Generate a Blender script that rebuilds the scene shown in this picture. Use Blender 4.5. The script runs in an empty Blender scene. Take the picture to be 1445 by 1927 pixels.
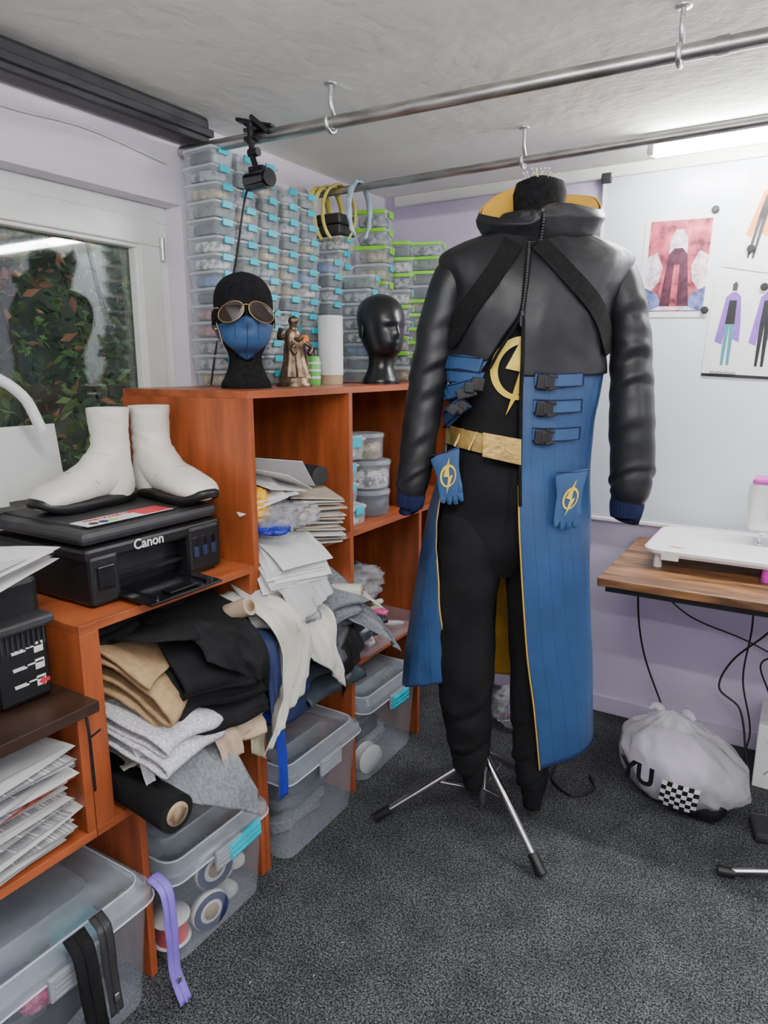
import bpy, bmesh, math, random
from mathutils import Vector, Matrix, noise, Euler
R = random.Random(7)
COL = bpy.context.scene.collection
sin, cos, pi, rad = math.sin, math.cos, math.pi, math.radians

# ------------------------------------------------------------------ materials
def PM(name, col, rough=.5, metal=0, var=.12, scale=15, bump=0, bscale=None, alpha=1, emit=0, spec=.5, stretch=None, lo=.35, hi=.65, bd=.003):
    m = bpy.data.materials.new(name); m.use_nodes = True
    nt = m.node_tree; N = nt.nodes; L = nt.links; b = N['Principled BSDF']
    tc = N.new('ShaderNodeTexCoord'); mp = N.new('ShaderNodeMapping')
    L.new(tc.outputs['Object'], mp.inputs[0])
    if stretch: mp.inputs['Scale'].default_value = stretch
    n = N.new('ShaderNodeTexNoise'); n.inputs['Scale'].default_value = scale; n.inputs['Detail'].default_value = 5
    L.new(mp.outputs[0], n.inputs['Vector'])
    r = N.new('ShaderNodeValToRGB')
    r.color_ramp.elements[0].position = lo; r.color_ramp.elements[1].position = hi
    r.color_ramp.elements[0].color = [max(0, c*(1-var)) for c in col]+[1]
    r.color_ramp.elements[1].color = [min(1, c*(1+var)) for c in col]+[1]
    L.new(n.outputs['Fac'], r.inputs[0]); L.new(r.outputs[0], b.inputs['Base Color'])
    b.inputs['Roughness'].default_value = rough; b.inputs['Metallic'].default_value = metal
    b.inputs['Alpha'].default_value = alpha; b.inputs['Specular IOR Level'].default_value = spec
    if emit:
        b.inputs['Emission Color'].default_value = list(col)+[1]; b.inputs['Emission Strength'].default_value = emit
    if bump:
        n2 = N.new('ShaderNodeTexNoise'); n2.inputs['Scale'].default_value = bscale or scale*4; n2.inputs['Detail'].default_value = 6
        L.new(mp.outputs[0], n2.inputs['Vector'])
        bp = N.new('ShaderNodeBump'); bp.inputs['Strength'].default_value = bump; bp.inputs['Distance'].default_value = bd
        L.new(n2.outputs['Fac'], bp.inputs['Height']); L.new(bp.outputs[0], b.inputs['Normal'])
    return m
def stripe_mat(name, c1, c2, n, w, rough=.45):
    m = PM(name, c1, rough, bump=.5, bscale=9, var=.15, scale=6, bd=.008)
    nt = m.node_tree; N = nt.nodes; L = nt.links; b = N['Principled BSDF']
    uv = N.new('ShaderNodeUVMap'); sx = N.new('ShaderNodeSeparateXYZ'); L.new(uv.outputs[0], sx.inputs[0])
    a = N.new('ShaderNodeMath'); a.operation = 'MULTIPLY'; a.inputs[1].default_value = n; L.new(sx.outputs[0], a.inputs[0])
    f = N.new('ShaderNodeMath'); f.operation = 'FRACT'; L.new(a.outputs[0], f.inputs[0])
    l = N.new('ShaderNodeMath'); l.operation = 'LESS_THAN'; l.inputs[1].default_value = w; L.new(f.outputs[0], l.inputs[0])
    mx = N.new('ShaderNodeMix'); mx.data_type = 'RGBA'; L.new(l.outputs[0], mx.inputs[0])
    src = b.inputs['Base Color'].links[0].from_socket
    L.new(src, mx.inputs[6]); mx.inputs[7].default_value = list(c2)+[1]
    L.new(mx.outputs[2], b.inputs['Base Color'])
    return m
def carpet_mat():
    m = PM('grey_carpet', (.070, .073, .078), .98, var=.80, scale=230, bump=.9, bscale=320, lo=.40, hi=.62, bd=.003, spec=.15)
    nt = m.node_tree; N = nt.nodes; L = nt.links; b = N['Principled BSDF']
    tc = N.new('ShaderNodeTexCoord'); n = N.new('ShaderNodeTexNoise'); n.inputs['Scale'].default_value = 9; n.inputs['Detail'].default_value = 8
    L.new(tc.outputs['Object'], n.inputs['Vector'])
    r = N.new('ShaderNodeValToRGB'); r.color_ramp.elements[0].position = .3; r.color_ramp.elements[1].position = .7
    r.color_ramp.elements[0].color = (.72, .72, .72, 1); r.color_ramp.elements[1].color = (1.2, 1.2, 1.2, 1); L.new(n.outputs['Fac'], r.inputs[0])
    v = N.new('ShaderNodeTexVoronoi'); v.inputs['Scale'].default_value = 150; L.new(tc.outputs['Object'], v.inputs['Vector'])
    r2 = N.new('ShaderNodeValToRGB'); r2.color_ramp.elements[0].position = .0; r2.color_ramp.elements[1].position = .8
    r2.color_ramp.elements[0].color = (1.5, 1.5, 1.5, 1); r2.color_ramp.elements[1].color = (.7, .7, .7, 1); L.new(v.outputs['Distance'], r2.inputs[0])
    src = b.inputs['Base Color'].links[0].from_socket
    for rr_ in (r, r2):
        mx = N.new('ShaderNodeMix'); mx.data_type = 'RGBA'; mx.blend_type = 'MULTIPLY'; mx.inputs[0].default_value = 1
        L.new(src, mx.inputs[6]); L.new(rr_.outputs[0], mx.inputs[7]); src = mx.outputs[2]
    L.new(src, b.inputs['Base Color']); return m

M_wood = PM('cherry_wood_laminate', (.33, .082, .026), .35, var=.32, scale=3, stretch=(9, 1.2, 9))
M_woodv = PM('cherry_wood_laminate_upright', (.33, .080, .025), .35, var=.3, scale=3, stretch=(9, 9, 1.2))
M_wenge = PM('dark_wenge_board', (.035, .018, .012), .35, var=.4, scale=3, stretch=(12, 1, 12))
M_rustic = PM('rustic_brown_board', (.19, .085, .033), .4, var=.65, scale=4, stretch=(1.5, 9, 9), bump=.05)
M_carpet = carpet_mat()
M_wallw = PM('white_lilac_plaster', (.80, .76, .84), .85, var=.03, scale=3, bump=.2, bscale=25)
M_wallb = PM('lavender_plaster', (.66, .60, .78), .85, var=.04, scale=3, bump=.2, bscale=30)
M_ceil = PM('off_white_ceiling_paint', (.82, .84, .78), .9, var=.04, scale=3, bump=.7, bscale=22, bd=.006)
M_pvc = PM('white_pvc', (.84, .86, .82), .35, var=.03)
M_white = PM('white_plastic', (.80, .80, .79), .35, var=.03)
M_board = PM('whiteboard_enamel', (.72, .76, .83), .25, var=.03, scale=2)
M_tubek = PM('lit_tube_bright', (1, 1, 1), .4, emit=150, var=0)
M_tube = PM('lit_tube', (1, 1, 1), .4, emit=86, var=0)
M_steel = PM('dull_steel_pipe', (.46, .45, .43), .38, metal=1, var=.3, scale=10, stretch=(1, 6, 6))
M_chrome = PM('chrome', (.75, .75, .76), .12, metal=1, var=.05)
M_zinc = PM('zinc_hook', (.66, .67, .66), .32, metal=1, var=.1, bump=.4, bscale=200)
M_blk = PM('matt_black_plastic', (.010, .010, .011), .42, var=.3, spec=.4)
M_blkg = PM('gloss_black_plastic', (.008, .008, .009), .15, var=.2)
M_dgrey = PM('dark_grey_plastic', (.032, .032, .034), .5, var=.2, spec=.4)
M_foam = PM('black_foam_felt', (.008, .008, .009), .95, var=.5, scale=80, bump=.6, bscale=180, spec=.2)
M_leather = PM('black_faux_leather', (.013, .0135, .015), .43, var=.15, scale=8, bump=.3, bscale=9, bd=.012, spec=.36)
M_webb = PM('black_webbing', (.008, .008, .008), .9, var=.3, scale=90, bump=.5, bscale=200, spec=.2)
M_blackcloth = PM('black_crepe_cloth', (.009, .009, .010), .88, var=.3, bump=.25, bscale=140, spec=.22)
M_blue = stripe_mat('blue_faux_leather_pinstripe', (.022, .068, .178), (.010, .030, .085), 30, .035)
M_bluep = PM('blue_faux_leather', (.025, .077, .195), .45, var=.15, bump=.3, bscale=40)
M_blued = PM('dark_blue_knit', (.010, .015, .055), .85, var=.2, bump=.5, bscale=150, spec=.2)
M_gold = PM('gold_satin_lining', (.80, .44, .045), .32, metal=.15, var=.2, scale=8, bump=.4, bscale=16, bd=.008)
M_yel = PM('yellow_emblem_film', (.80, .58, .06), .4, var=.1)
M_goldf = PM('gold_foil_leather', (.72, .50, .16), .28, metal=.85, var=.2, scale=20, bump=.7, bscale=60)
M_boot = PM('white_boot_leather', (.80, .79, .71), .45, var=.03, bump=.4, bscale=14, bd=.006)
M_brass = PM('brass', (.55, .38, .12), .3, metal=1, var=.2)
M_bronze = PM('aged_bronze', (.17, .115, .075), .38, metal=.9, var=.5, scale=40, bump=.4)
M_clear = PM('frosted_clear_plastic', (.62, .68, .76), .2, var=.1, alpha=.24)
M_clear2 = PM('clear_box_plastic', (.72, .80, .84), .2, var=.12, alpha=.27)
M_lid = PM('clear_lid_plastic', (.58, .66, .74), .22, var=.12, alpha=.40)
M_lids = PM('clear_small_lid_plastic', (.80, .87, .90), .25, var=.08, alpha=.52)
M_rim = PM('translucent_plastic_rim', (.75, .82, .9), .3, var=.1, alpha=.75)
M_cyan = PM('cyan_latch', (.01, .50, .64), .35, var=.08)
M_green = PM('lime_latch', (.25, .75, .02), .35, var=.08)
M_glatch = PM('translucent_grey_latch', (.42, .45, .48), .35, var=.08, alpha=.8)
M_kraft = PM('kraft_paper', (.50, .42, .33), .8, var=.12, scale=30)
M_paper = PM('white_paper', (.76, .76, .75), .75, var=.04)
M_paper2 = PM('greyish_paper', (.60, .605, .61), .75, var=.05)
M_print = PM('printed_pattern_paper', (.58, .58, .59), .7, var=.45, scale=4, stretch=(1, 60, 1), lo=.55, hi=.6)
M_card = PM('cardboard_core', (.42, .30, .18), .85, var=.15)
M_tan = PM('camel_wool_cloth', (.38, .25, .13), .95, var=.12, scale=60, bump=.4, bscale=160)
M_beige = PM('beige_cloth', (.52, .40, .28), .8, var=.1, bump=.2)
M_cream = PM('cream_leatherette', (.66, .66, .57), .5, var=.05)
M_lgrey = PM('light_grey_cloth', (.50, .50, .50), .85, var=.08, bump=.3, bscale=120)
M_grey = PM('heather_grey_cloth', (.20, .21, .23), .9, var=.25, scale=120, bump=.3, bscale=160)
M_mesh = PM('white_mesh_cloth', (.60, .60, .63), .8, var=.3, scale=180)
M_navy = PM('navy_cloth', (.012, .022, .09), .7, var=.2, bump=.2)
M_royal = PM('royal_blue_ribbon', (.015, .03, .35), .5, var=.1)
M_slate = PM('slate_leatherette', (.05, .065, .08), .4, var=.15)
M_olive = PM('pale_olive_cloth', (.40, .38, .25), .8, var=.1)
M_silver = PM('silver_film_cloth', (.45, .45, .46), .3, metal=.8, var=.3)
M_purple = PM('purple_zip_tape', (.26, .17, .70), .7, var=.1)
M_mag = PM('magenta_plastic', (.45, .03, .35), .35, var=.1)
M_red = PM('red_plastic', (.65, .03, .05), .5, var=.1)
M_pink = PM('pink_beads', (.75, .12, .30), .5, var=.5, scale=90)
M_bag = PM('thin_white_plastic_film', (.88, .88, .90), .2, var=.03, alpha=.38, bump=1, bscale=8, bd=.03)
M_film = PM('clear_plastic_film', (.75, .77, .8), .15, var=.1, alpha=.32, bump=1, bscale=25, bd=.01)
M_lilac = PM('lilac_pillow_cloth', (.56, .50, .66), .7, var=.1)
M_lens = PM('dark_brown_lens', (.02, .010, .008), .06, var=.1)
M_mix = PM('mixed_small_parts', (.22, .22, .23), .5, var=.95, scale=45, lo=.42, hi=.58, bump=.6, bscale=60)
M_mixd = PM('dark_small_parts', (.022, .026, .036), .5, var=.8, scale=50, bump=.6, bscale=60)
M_mixw = PM('pearly_small_parts', (.5, .48, .46), .4, var=.7, scale=50, lo=.42, hi=.58, bump=.6, bscale=70)
M_mixg = PM('golden_small_parts', (.36, .27, .13), .4, metal=.4, var=.7, scale=50, bump=.6, bscale=70)
M_mixo = PM('olive_small_parts', (.10, .11, .07), .5, var=.8, scale=50, bump=.6, bscale=60)
M_mixr = PM('rosy_small_parts', (.32, .12, .13), .5, var=.8, scale=40, bump=.6, bscale=60)
M_mixb = PM('blue_small_parts', (.06, .12, .28), .5, var=.8, scale=40, bump=.6, bscale=60)
def glassmat():
    m = bpy.data.materials.new('window_glass'); m.use_nodes = True; N = m.node_tree.nodes; L = m.node_tree.links
    for n in list(N): N.remove(n)
    o = N.new('ShaderNodeOutputMaterial'); t = N.new('ShaderNodeBsdfTransparent'); g = N.new('ShaderNodeBsdfGlossy')
    g.inputs['Roughness'].default_value = .03; t.inputs[0].default_value = (.85, .89, .87, 1)
    mx = N.new('ShaderNodeMixShader'); fr = N.new('ShaderNodeFresnel'); fr.inputs[0].default_value = 1.5
    L.new(fr.outputs[0], mx.inputs[0]); L.new(t.outputs[0], mx.inputs[1]); L.new(g.outputs[0], mx.inputs[2]); L.new(mx.outputs[0], o.inputs[0])
    return m
M_glass = glassmat()

# ------------------------------------------------------------------ geometry helpers
def cm(keys, t):
    if t <= keys[0][0]: return keys[0][1:]
    if t >= keys[-1][0]: return keys[-1][1:]
    i = 0
    while keys[i+1][0] < t: i += 1
    a, b = keys[i], keys[i+1]; p = keys[max(0, i-1)]; q = keys[min(len(keys)-1, i+2)]
    h = b[0]-a[0]; u = (t-a[0])/h; out = []
    for k in range(1, len(a)):
        m0 = (b[k]-p[k])/(b[0]-p[0]); m1 = (q[k]-a[k])/(q[0]-a[0])
        u2, u3 = u*u, u*u*u
        out.append((2*u3-3*u2+1)*a[k]+(u3-2*u2+u)*h*m0+(-2*u3+3*u2)*b[k]+(u3-u2)*h*m1)
    return tuple(out)
def smooth_path(pts, n):
    keys = []; d = 0; last = None
    for p in pts:
        if last is not None: d += max(1e-5, (Vector(p[:3])-Vector(last[:3])).length)
        keys.append((d,)+tuple(p)); last = p
    return [cm(keys, d*i/(n-1)) for i in range(n)]
def rr(w, l, r, z, cx=0, cy=0, k=4):
    out = []
    for (sx, sy, a0) in ((1, 1, 0), (-1, 1, 90), (-1, -1, 180), (1, -1, 270)):
        for i in range(k+1):
            a = rad(a0+90*i/k)
            out.append((cx+sx*(w/2-r)+r*cos(a), cy+sy*(l/2-r)+r*sin(a), z))
    return out
def ridge(q, a=.9, b=.5):
    return (.5-abs(noise.noise(q))*1.7)*a+(.35-abs(noise.noise(q*2.3+Vector((3, 1, 7))))*1.4)*b
class G:
    def __init__(s): s.V = []; s.F = []; s.M = []; s.S = []; s.UV = {}
    def add(s, V, F, m=0, sm=False):
        b = len(s.V); s.V += [tuple(v) for v in V]
        for f in F: s.F.append([i+b for i in f]); s.M.append(m); s.S.append(sm)
        return b
    def box(s, c, d, m=0, bev=0, rot=None, seg=2):
        bm = bmesh.new(); bmesh.ops.create_cube(bm, size=1)
        for v in bm.verts: v.co = Vector((v.co.x*d[0], v.co.y*d[1], v.co.z*d[2]))
        if bev: bmesh.ops.bevel(bm, geom=bm.edges[:], offset=bev, segments=seg, affect='EDGES', profile=.5)
        mt = Matrix.Translation(Vector(c))
        if rot: mt = mt @ Euler([rad(a) for a in rot]).to_matrix().to_4x4()
        bm.verts.index_update()
        s.add([mt @ v.co for v in bm.verts], [[v.index for v in f.verts] for f in bm.faces], m); bm.free(); return s
    def loft(s, rings, m=0, cap=True, sm=True, closed=True):
        n = len(rings[0]); V = [p for r in rings for p in r]; F = []
        for i in range(len(rings)-1):
            for j in range(n if closed else n-1):
                a = i*n+j; b = i*n+(j+1) % n; F.append([a, b, b+n, a+n])
        s.add(V, F, m, sm)
        if cap:
            s.add(rings[0], [list(range(n))[::-1]], m); s.add(rings[-1], [list(range(n))], m)
        return s
    def lathe(s, prof, n=24, c=(0, 0, 0), m=0, mt=None, cap=True, sm=True):
        T = Matrix.Translation(Vector(c))
        if mt: T = T @ mt
        rings = [[T @ Vector((max(r, .0002)*cos(2*pi*j/n), max(r, .0002)*sin(2*pi*j/n), z)) for j in range(n)] for r, z in prof]
        return s.loft(rings, m, cap, sm)
    def tube(s, pts, r, n=10, m=0, samp=0, cap=True, flat=1, nz=0, seed=0, nf=16, rib=0, nribs=22, fold=None):
        P = [tuple(p) if len(p) > 3 else tuple(p)+(r,) for p in pts]
        if samp: P = smooth_path(P, samp)
        prev = None; rings = []
        for i, p in enumerate(P):
            a = Vector(P[max(0, i-1)][:3]); b = Vector(P[min(len(P)-1, i+1)][:3]); t = (b-a).normalized()
            if prev is None:
                u = Vector((0, 1, 0)) if abs(t.y) < .9 else Vector((1, 0, 0))
            else: u = prev
            u = (u-t*u.dot(t)).normalized(); prev = u; w = t.cross(u); o = Vector(p[:3]); ring = []
            for j in range(n):
                an = 2*pi*j/n; d = u*cos(an)*flat+w*sin(an); rr_ = p[3]
                if nz:
                    q = (o+d*rr_)*nf+Vector((seed, 0, 0)); rr_ += nz*ridge(Vector((q.x*.7+q.z*.35, q.y*.7-q.z*.2, q.z*1.0)), .9, .3)
                if fold:
                    for (fz, fa, fw) in fold:      # localized creases: height, amplitude, width
                        zz = o.z+.035*sin(an+seed)-fz; rr_ += fa*math.exp(-(zz/fw)**2)*sin(zz/fw*2.2)*(1+.5*sin(an*2+seed+fz*9))
                if rib: rr_ += rib*sin(an*nribs)
                ring.append(o+d*rr_)
            rings.append(ring)
        return s.loft(rings, m, cap)
    def cyl(s, a, b, r, n=16, m=0, r2=None):
        return s.tube([tuple(a)+(r,), tuple(b)+(r if r2 is None else r2,)], r, n, m)
    def flat(s, poly, f, th=.003, m=0):
        n = len(poly); V = [f(x, y, th) for x, y in poly]+[f(x, y, 0) for x, y in poly]
        F = [list(range(n)), list(range(n, 2*n))[::-1]]+[[i, (i+1) % n, n+(i+1) % n, n+i] for i in range(n)]
        s.add(V, F, m); return s
    def ribbon(s, path, w, f, th=.003, m=0, n=16):
        P = smooth_path([(x, y, 0) for x, y in path], n); A = []; B = []
        for i, p in enumerate(P):
            a = P[max(0, i-1)]; b = P[min(n-1, i+1)]; dx, dy = b[0]-a[0], b[1]-a[1]; l = math.hypot(dx, dy)
            nx, ny = -dy/l*w/2, dx/l*w/2; A.append((p[0]+nx, p[1]+ny)); B.append((p[0]-nx, p[1]-ny))
        rings = [[f(*A[i], 0), f(*A[i], th), f((A[i][0]+B[i][0])/2, (A[i][1]+B[i][1])/2, th), f(*B[i], th), f(*B[i], 0)] for i in range(n)]
        return s.loft(rings, m, True, False)
    def grid(s, fn, nu, nv, m=0, sm=True, uv=False):
        V = [fn(i/nu, j/nv) for i in range(nu+1) for j in range(nv+1)]
        F = [[i*(nv+1)+j, (i+1)*(nv+1)+j, (i+1)*(nv+1)+j+1, i*(nv+1)+j+1] for i in range(nu) for j in range(nv)]
        b = s.add(V, F, m, sm)
        if uv:
            for i in range(nu+1):
                for j in range(nv+1): s.UV[b+i*(nv+1)+j] = (i/nu, j/nv)
        return s
    def blob(s, c, d, m=0, seed=0, amp=.12, fr=2.2, p=.75, nu=40, nv=26, fold=0, rotz=0):
        def sg(v, e): return math.copysign(abs(v)**e, v)
        def fn(u, v):
            th = 2*pi*u; ph = -pi/2+pi*v
            x = sg(cos(ph), p)*sg(cos(th), p); y = sg(cos(ph), p)*sg(sin(th), p); z = sg(sin(ph), p)
            q = Vector((x*fr*d[0]/max(d), y*fr*d[1]/max(d), z*fr*d[2]/max(d)))*1.6+Vector((seed*3.1, seed, 0))
            a = 1-abs(noise.noise(q)); b = 1-abs(noise.noise(q*2.3)); k = 1+amp*(1.6*(a-.8)+.9*(b-.8))
            if fold: k *= 1-.10*abs(sin(z*fold*pi/2+x*1.5+y+seed))*(1-abs(z)*.4)
            X, Y, Z = x*d[0]*k, y*d[1]*k, z*d[2]*(k*.5+.5)
            return (c[0]+X*cos(rotz)-Y*sin(rotz), c[1]+X*sin(rotz)+Y*cos(rotz), c[2]+Z)
        return s.grid(fn, nu, nv, m)
    def obj(s, name, mats, parent=None, loc=(0, 0, 0), rot=(0, 0, 0), shift=None, label=None, cat=None, kind=None, group=None, solid=None):
        V = s.V
        if shift: V = [(a+shift[0], b+shift[1], c+shift[2]) for a, b, c in V]
        me = bpy.data.meshes.new(name); me.from_pydata(V, [], s.F)
        if not isinstance(mats, (list, tuple)): mats = [mats]
        for m in mats: me.materials.append(m)
        me.polygons.foreach_set('material_index', s.M); me.polygons.foreach_set('use_smooth', s.S)
        if s.UV:
            ul = me.uv_layers.new(name='UVMap')
            for l in me.loops: ul.data[l.index].uv = s.UV.get(l.vertex_index, (0.5, 0))
        me.validate(); me.update()
        o = bpy.data.objects.new(name, me); COL.objects.link(o); o.location = loc; o.rotation_euler = [rad(a) for a in rot]
        if parent: o.parent = parent
        if solid:
            md = o.modifiers.new('thickness', 'SOLIDIFY'); md.thickness = solid; md.offset = -1
            if len(mats) > 1: md.material_offset = 1; md.material_offset_rim = 1
        meta(o, label, cat, kind, group); return o
def meta(o, label=None, cat=None, kind=None, group=None):
    if label: o['label'] = label
    if cat: o['category'] = cat
    if kind: o['kind'] = kind
    if group: o['group'] = group
def empty(name, loc, rot, label, cat, group=None):
    o = bpy.data.objects.new(name, None); COL.objects.link(o); o.location = loc; o.rotation_euler = [rad(a) for a in rot]
    o.empty_display_size = .05; meta(o, label, cat, None, group); return o
def copy_tree(o, loc, rotz=None):
    n = o.copy(); COL.objects.link(n); n.location = loc
    if rotz is not None: n.rotation_euler = (0, 0, rotz)
    for ch in o.children:
        c = ch.copy(); c.parent = n; COL.objects.link(c)
    return n
def text(body, size, mat, parent, loc, rot, name='lettering', ext=.0006, off=0):
    cu = bpy.data.curves.new('lettering_curve', 'FONT'); cu.body = body; cu.size = size; cu.extrude = ext; cu.align_x = 'CENTER'; cu.align_y = 'CENTER'; cu.offset = off
    t = bpy.data.objects.new('lettering_source', cu); COL.objects.link(t); bpy.context.view_layer.update()
    me = bpy.data.meshes.new_from_object(t.evaluated_get(bpy.context.evaluated_depsgraph_get()))
    bpy.data.objects.remove(t); me.materials.clear(); me.materials.append(mat)
    o = bpy.data.objects.new(name, me); COL.objects.link(o); o.location = loc; o.rotation_euler = [rad(a) for a in rot]; o.parent = parent
    return o

# ------------------------------------------------------------------ camera
cam = bpy.data.cameras.new('camera'); co = bpy.data.objects.new('camera', cam); COL.objects.link(co)
cam.sensor_fit = 'VERTICAL'; cam.sensor_height = 24; cam.lens = 24*1300/1927; cam.clip_start = .02
co.location = (0, 0, 1.35); co.rotation_euler = (rad(90-11.9), 0, rad(31.5)); bpy.context.scene.camera = co

# ------------------------------------------------------------------ room
YB = 2.63; ZC = 2.03; XL = -1.6
G().box((.35, .45, -.03), (4.0, 4.5, .06)).obj('floor', M_carpet, kind='structure')
G().box((.35, .45, ZC+.04), (4.0, 4.5, .08)).obj('ceiling', M_ceil, kind='structure')
G().box((.35, YB+.05, ZC/2), (4.0, .1, ZC)).obj('wall_back', M_wallb, kind='structure')
G().box((2.3, .45, ZC/2), (.1, 4.3, ZC)).obj('wall_right', M_wallw, kind='structure')
G().box((.35, -1.7, ZC/2), (3.8, .1, ZC)).obj('wall_front', M_wallw, kind='structure')
g = G(); wy0, wy1, wz0, wz1 = -.6, 1.5, .95, 1.80
g.box((XL-.075, (-1.65+wy0)/2, ZC/2), (.15, wy0+1.65, ZC)); g.box((XL-.075, (wy1+YB)/2, ZC/2), (.15, YB-wy1, ZC))
g.box((XL-.075, (wy0+wy1)/2, wz0/2), (.15, wy1-wy0, wz0)); g.box((XL-.075, (wy0+wy1)/2, (wz1+ZC)/2), (.15, wy1-wy0, ZC-wz1))
g.obj('wall_left', M_wallw, kind='structure')
w = empty('window_1', (-1.70, .45, wz0), (0, 0, 0), None, None); meta(w, kind='structure')
def frame(g, y0, y1, z0, z1, t, d, x=0):
    g.box((x, (y0+y1)/2, z0+t/2), (d, y1-y0, t), bev=.004); g.box((x, (y0+y1)/2, z1-t/2), (d, y1-y0, t), bev=.004)
    g.box((x, y0+t/2, (z0+z1)/2), (d, t, z1-z0-2*t), bev=.004); g.box((x, y1-t/2, (z0+z1)/2), (d, t, z1-z0-2*t), bev=.004)
g = G(); frame(g, -1.05, 1.05, 0, .85, .045, .07); g.obj('window_frame', M_pvc, w)
for a, b in ((.0, 1.008), (-1.0, 0)):
    g = G(); frame(g, a, b, .042, .808, .072, .05, .025); frame(g, a+.066, b-.066, .108, .742, .016, .03, .025); g.obj('sash', M_pvc, w)
    G().box((.01, (a+b)/2, .42), (.006, .9, .66)).obj('window_pane', M_glass, w)
for z in (.10, .70):
    g = G(); g.cyl((.055, 1.012, z), (.055, 1.012, z+.06), .008, 12); g.obj('hinge', M_zinc, w)
G().box((.35, YB-.012, ZC-.02), (3.8, .024, .04), bev=.006).obj('trim_1', M_ceil, kind='structure')
G().box((.35, YB-.008, .035), (3.8, .016, .07), bev=.004).obj('baseboard_back', M_wallb, kind='structure')
g = G(); g.box((XL+.045, .3, ZC-.035), (.07, 2.5, .07), bev=.012); g.box((XL+.085, .3, ZC-.045), (.02, 2.5, .02), bev=.004)
g.obj('trim_2', M_dgrey, kind='structure')

# outside hedge
g = G(); rr2 = random.Random(3)
for i in range(19000):
    c = Vector((rr2.triangular(-3.4, -2.3, -3.0), rr2.uniform(-.4, 5.6), rr2.uniform(.1, 2.7)))
    e = Euler((rr2.uniform(0, 6), rr2.uniform(0, 6), rr2.uniform(0, 6))).to_matrix(); sz = rr2.uniform(.018, .045)
    red = c.z+.25*sin(c.y*5) > 1.75 and rr2.random() < .40
    g.add([c+e @ Vector(p)*sz for p in ((0, -1, 0), (.40, -.2, .1), (0, 1, 0), (-.40, -.2, .1))], [[0, 1, 2, 3]], 2 if red or rr2.random() < .08 else (0 if rr2.random() < .5 else 1))
for i in range(26):
    y = rr2.uniform(0, 5); x = rr2.uniform(-3.3, -2.8); g.tube([(x, y, 0), (x+rr2.uniform(-.2, .2), y+rr2.uniform(-.3, .3), 1.2), (x+rr2.uniform(-.2, .2), y+rr2.uniform(-.6, .6), 2.6)], .006, 5, 3, 8)
g.obj('hedge', [PM('leaf_green', (.085, .13, .045), .7, var=.6, scale=3), PM('leaf_dark', (.03, .05, .025), .7, var=.5, scale=3), PM('leaf_red', (.24, .10, .06), .7, var=.5, scale=3), PM('twig', (.06, .045, .03), .8)],
      label='green and reddish shrub foliage outside the window', cat='hedge', kind='stuff')
G().box((-3.6, 2, 1.2), (.1, 9, 3.2)).obj('garden_wall', PM('dim_garden_wall', (.05, .055, .045), .9, var=.6, scale=4), label='dim stone garden wall behind the shrubs', cat='wall')

# world + lights
wd = bpy.data.worlds.new('world'); bpy.context.scene.world = wd; wd.use_nodes = True
wd.node_tree.nodes['Background'].inputs[0].default_value = (.62, .68, .70, 1); wd.node_tree.nodes['Background'].inputs[1].default_value = 2.8
def batten(loc, L, label, drop=.0, mt=None):
    e = empty('batten_light', loc, (0, 0, 0), label, 'ceiling light')
    g = G(); g.box((0, 0, -.010), (L, .06, .020), bev=.004)
    g.obj('housing', M_white, e)
    for x in (-L/2+.01, L/2-.01): G().box((x, 0, -.035-drop/2), (.02, .05, .045+drop), bev=.004).obj('end_cap', M_white, e)
    g = G(); g.cyl((-L/2+.02, 0, -.044-drop), (L/2-.02, 0, -.044-drop), .019, 20); g.obj('lamp_tube', mt or M_tube, e)
batten((.12, 2.36, ZC), 1.25, 'lit white ceiling batten above the whiteboard', 0, M_tubek)
batten((-.25, .45, ZC), 1.2, 'lit white ceiling batten in the middle of the room', .10)
batten((.9, -.5, ZC), 1.2, 'lit white ceiling batten near the entrance', .10)
batten((1.35, 1.1, ZC), 1.2, 'added unseen fill batten beside the plain side wall', .10)  # extra batten out of view, added as fill to brighten the room

# ------------------------------------------------------------------ pipes
def pipe(a, b, r, label, hooks):
    o = G(); A = Vector(a); B = Vector(b)
    o.cyl(A, B, r, 24)
    k = (A*.45+B*.55); d = (B-A).normalized(); o.cyl(k-d*.012, k+d*.012, r*1.12, 24)
    o = o.obj('clothes_rail', M_steel, label=label, cat='metal pipe')
    for h in hooks:
        p = A.lerp(B, h); z = p.z; g = G(); q = r+.006
        g.tube([(0, 0, ZC-z), (0, 0, q+.02), (0, q*.9, q*.5), (0, q, 0), (0, q*.7, -q*.7), (0, 0, -q), (0, -q*.7, -q*.7), (0, -q, 0), (0, -q*.9, q*.5)], .0055, 10, 0, 40)
        g.lathe([(.016, ZC-z), (.016, ZC-z-.003), (.007, ZC-z-.005)], 16)
        g.obj('ceiling_hook', M_zinc, loc=p, label='zinc screw hook in the ceiling holding a steel pipe', cat='hook', group='ceiling hooks for the rails')
pipe((-1.585, 1.50, 1.938), (.9, 1.66, 1.955), .0155, 'long dull steel pipe hung near the window wall', [.198, .52, .85])
pipe((-1.585, 2.09, 1.938), (1.3, 2.09, 1.952), .0125, 'thinner steel pipe hung near the back wall', [.272, .7])

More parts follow.
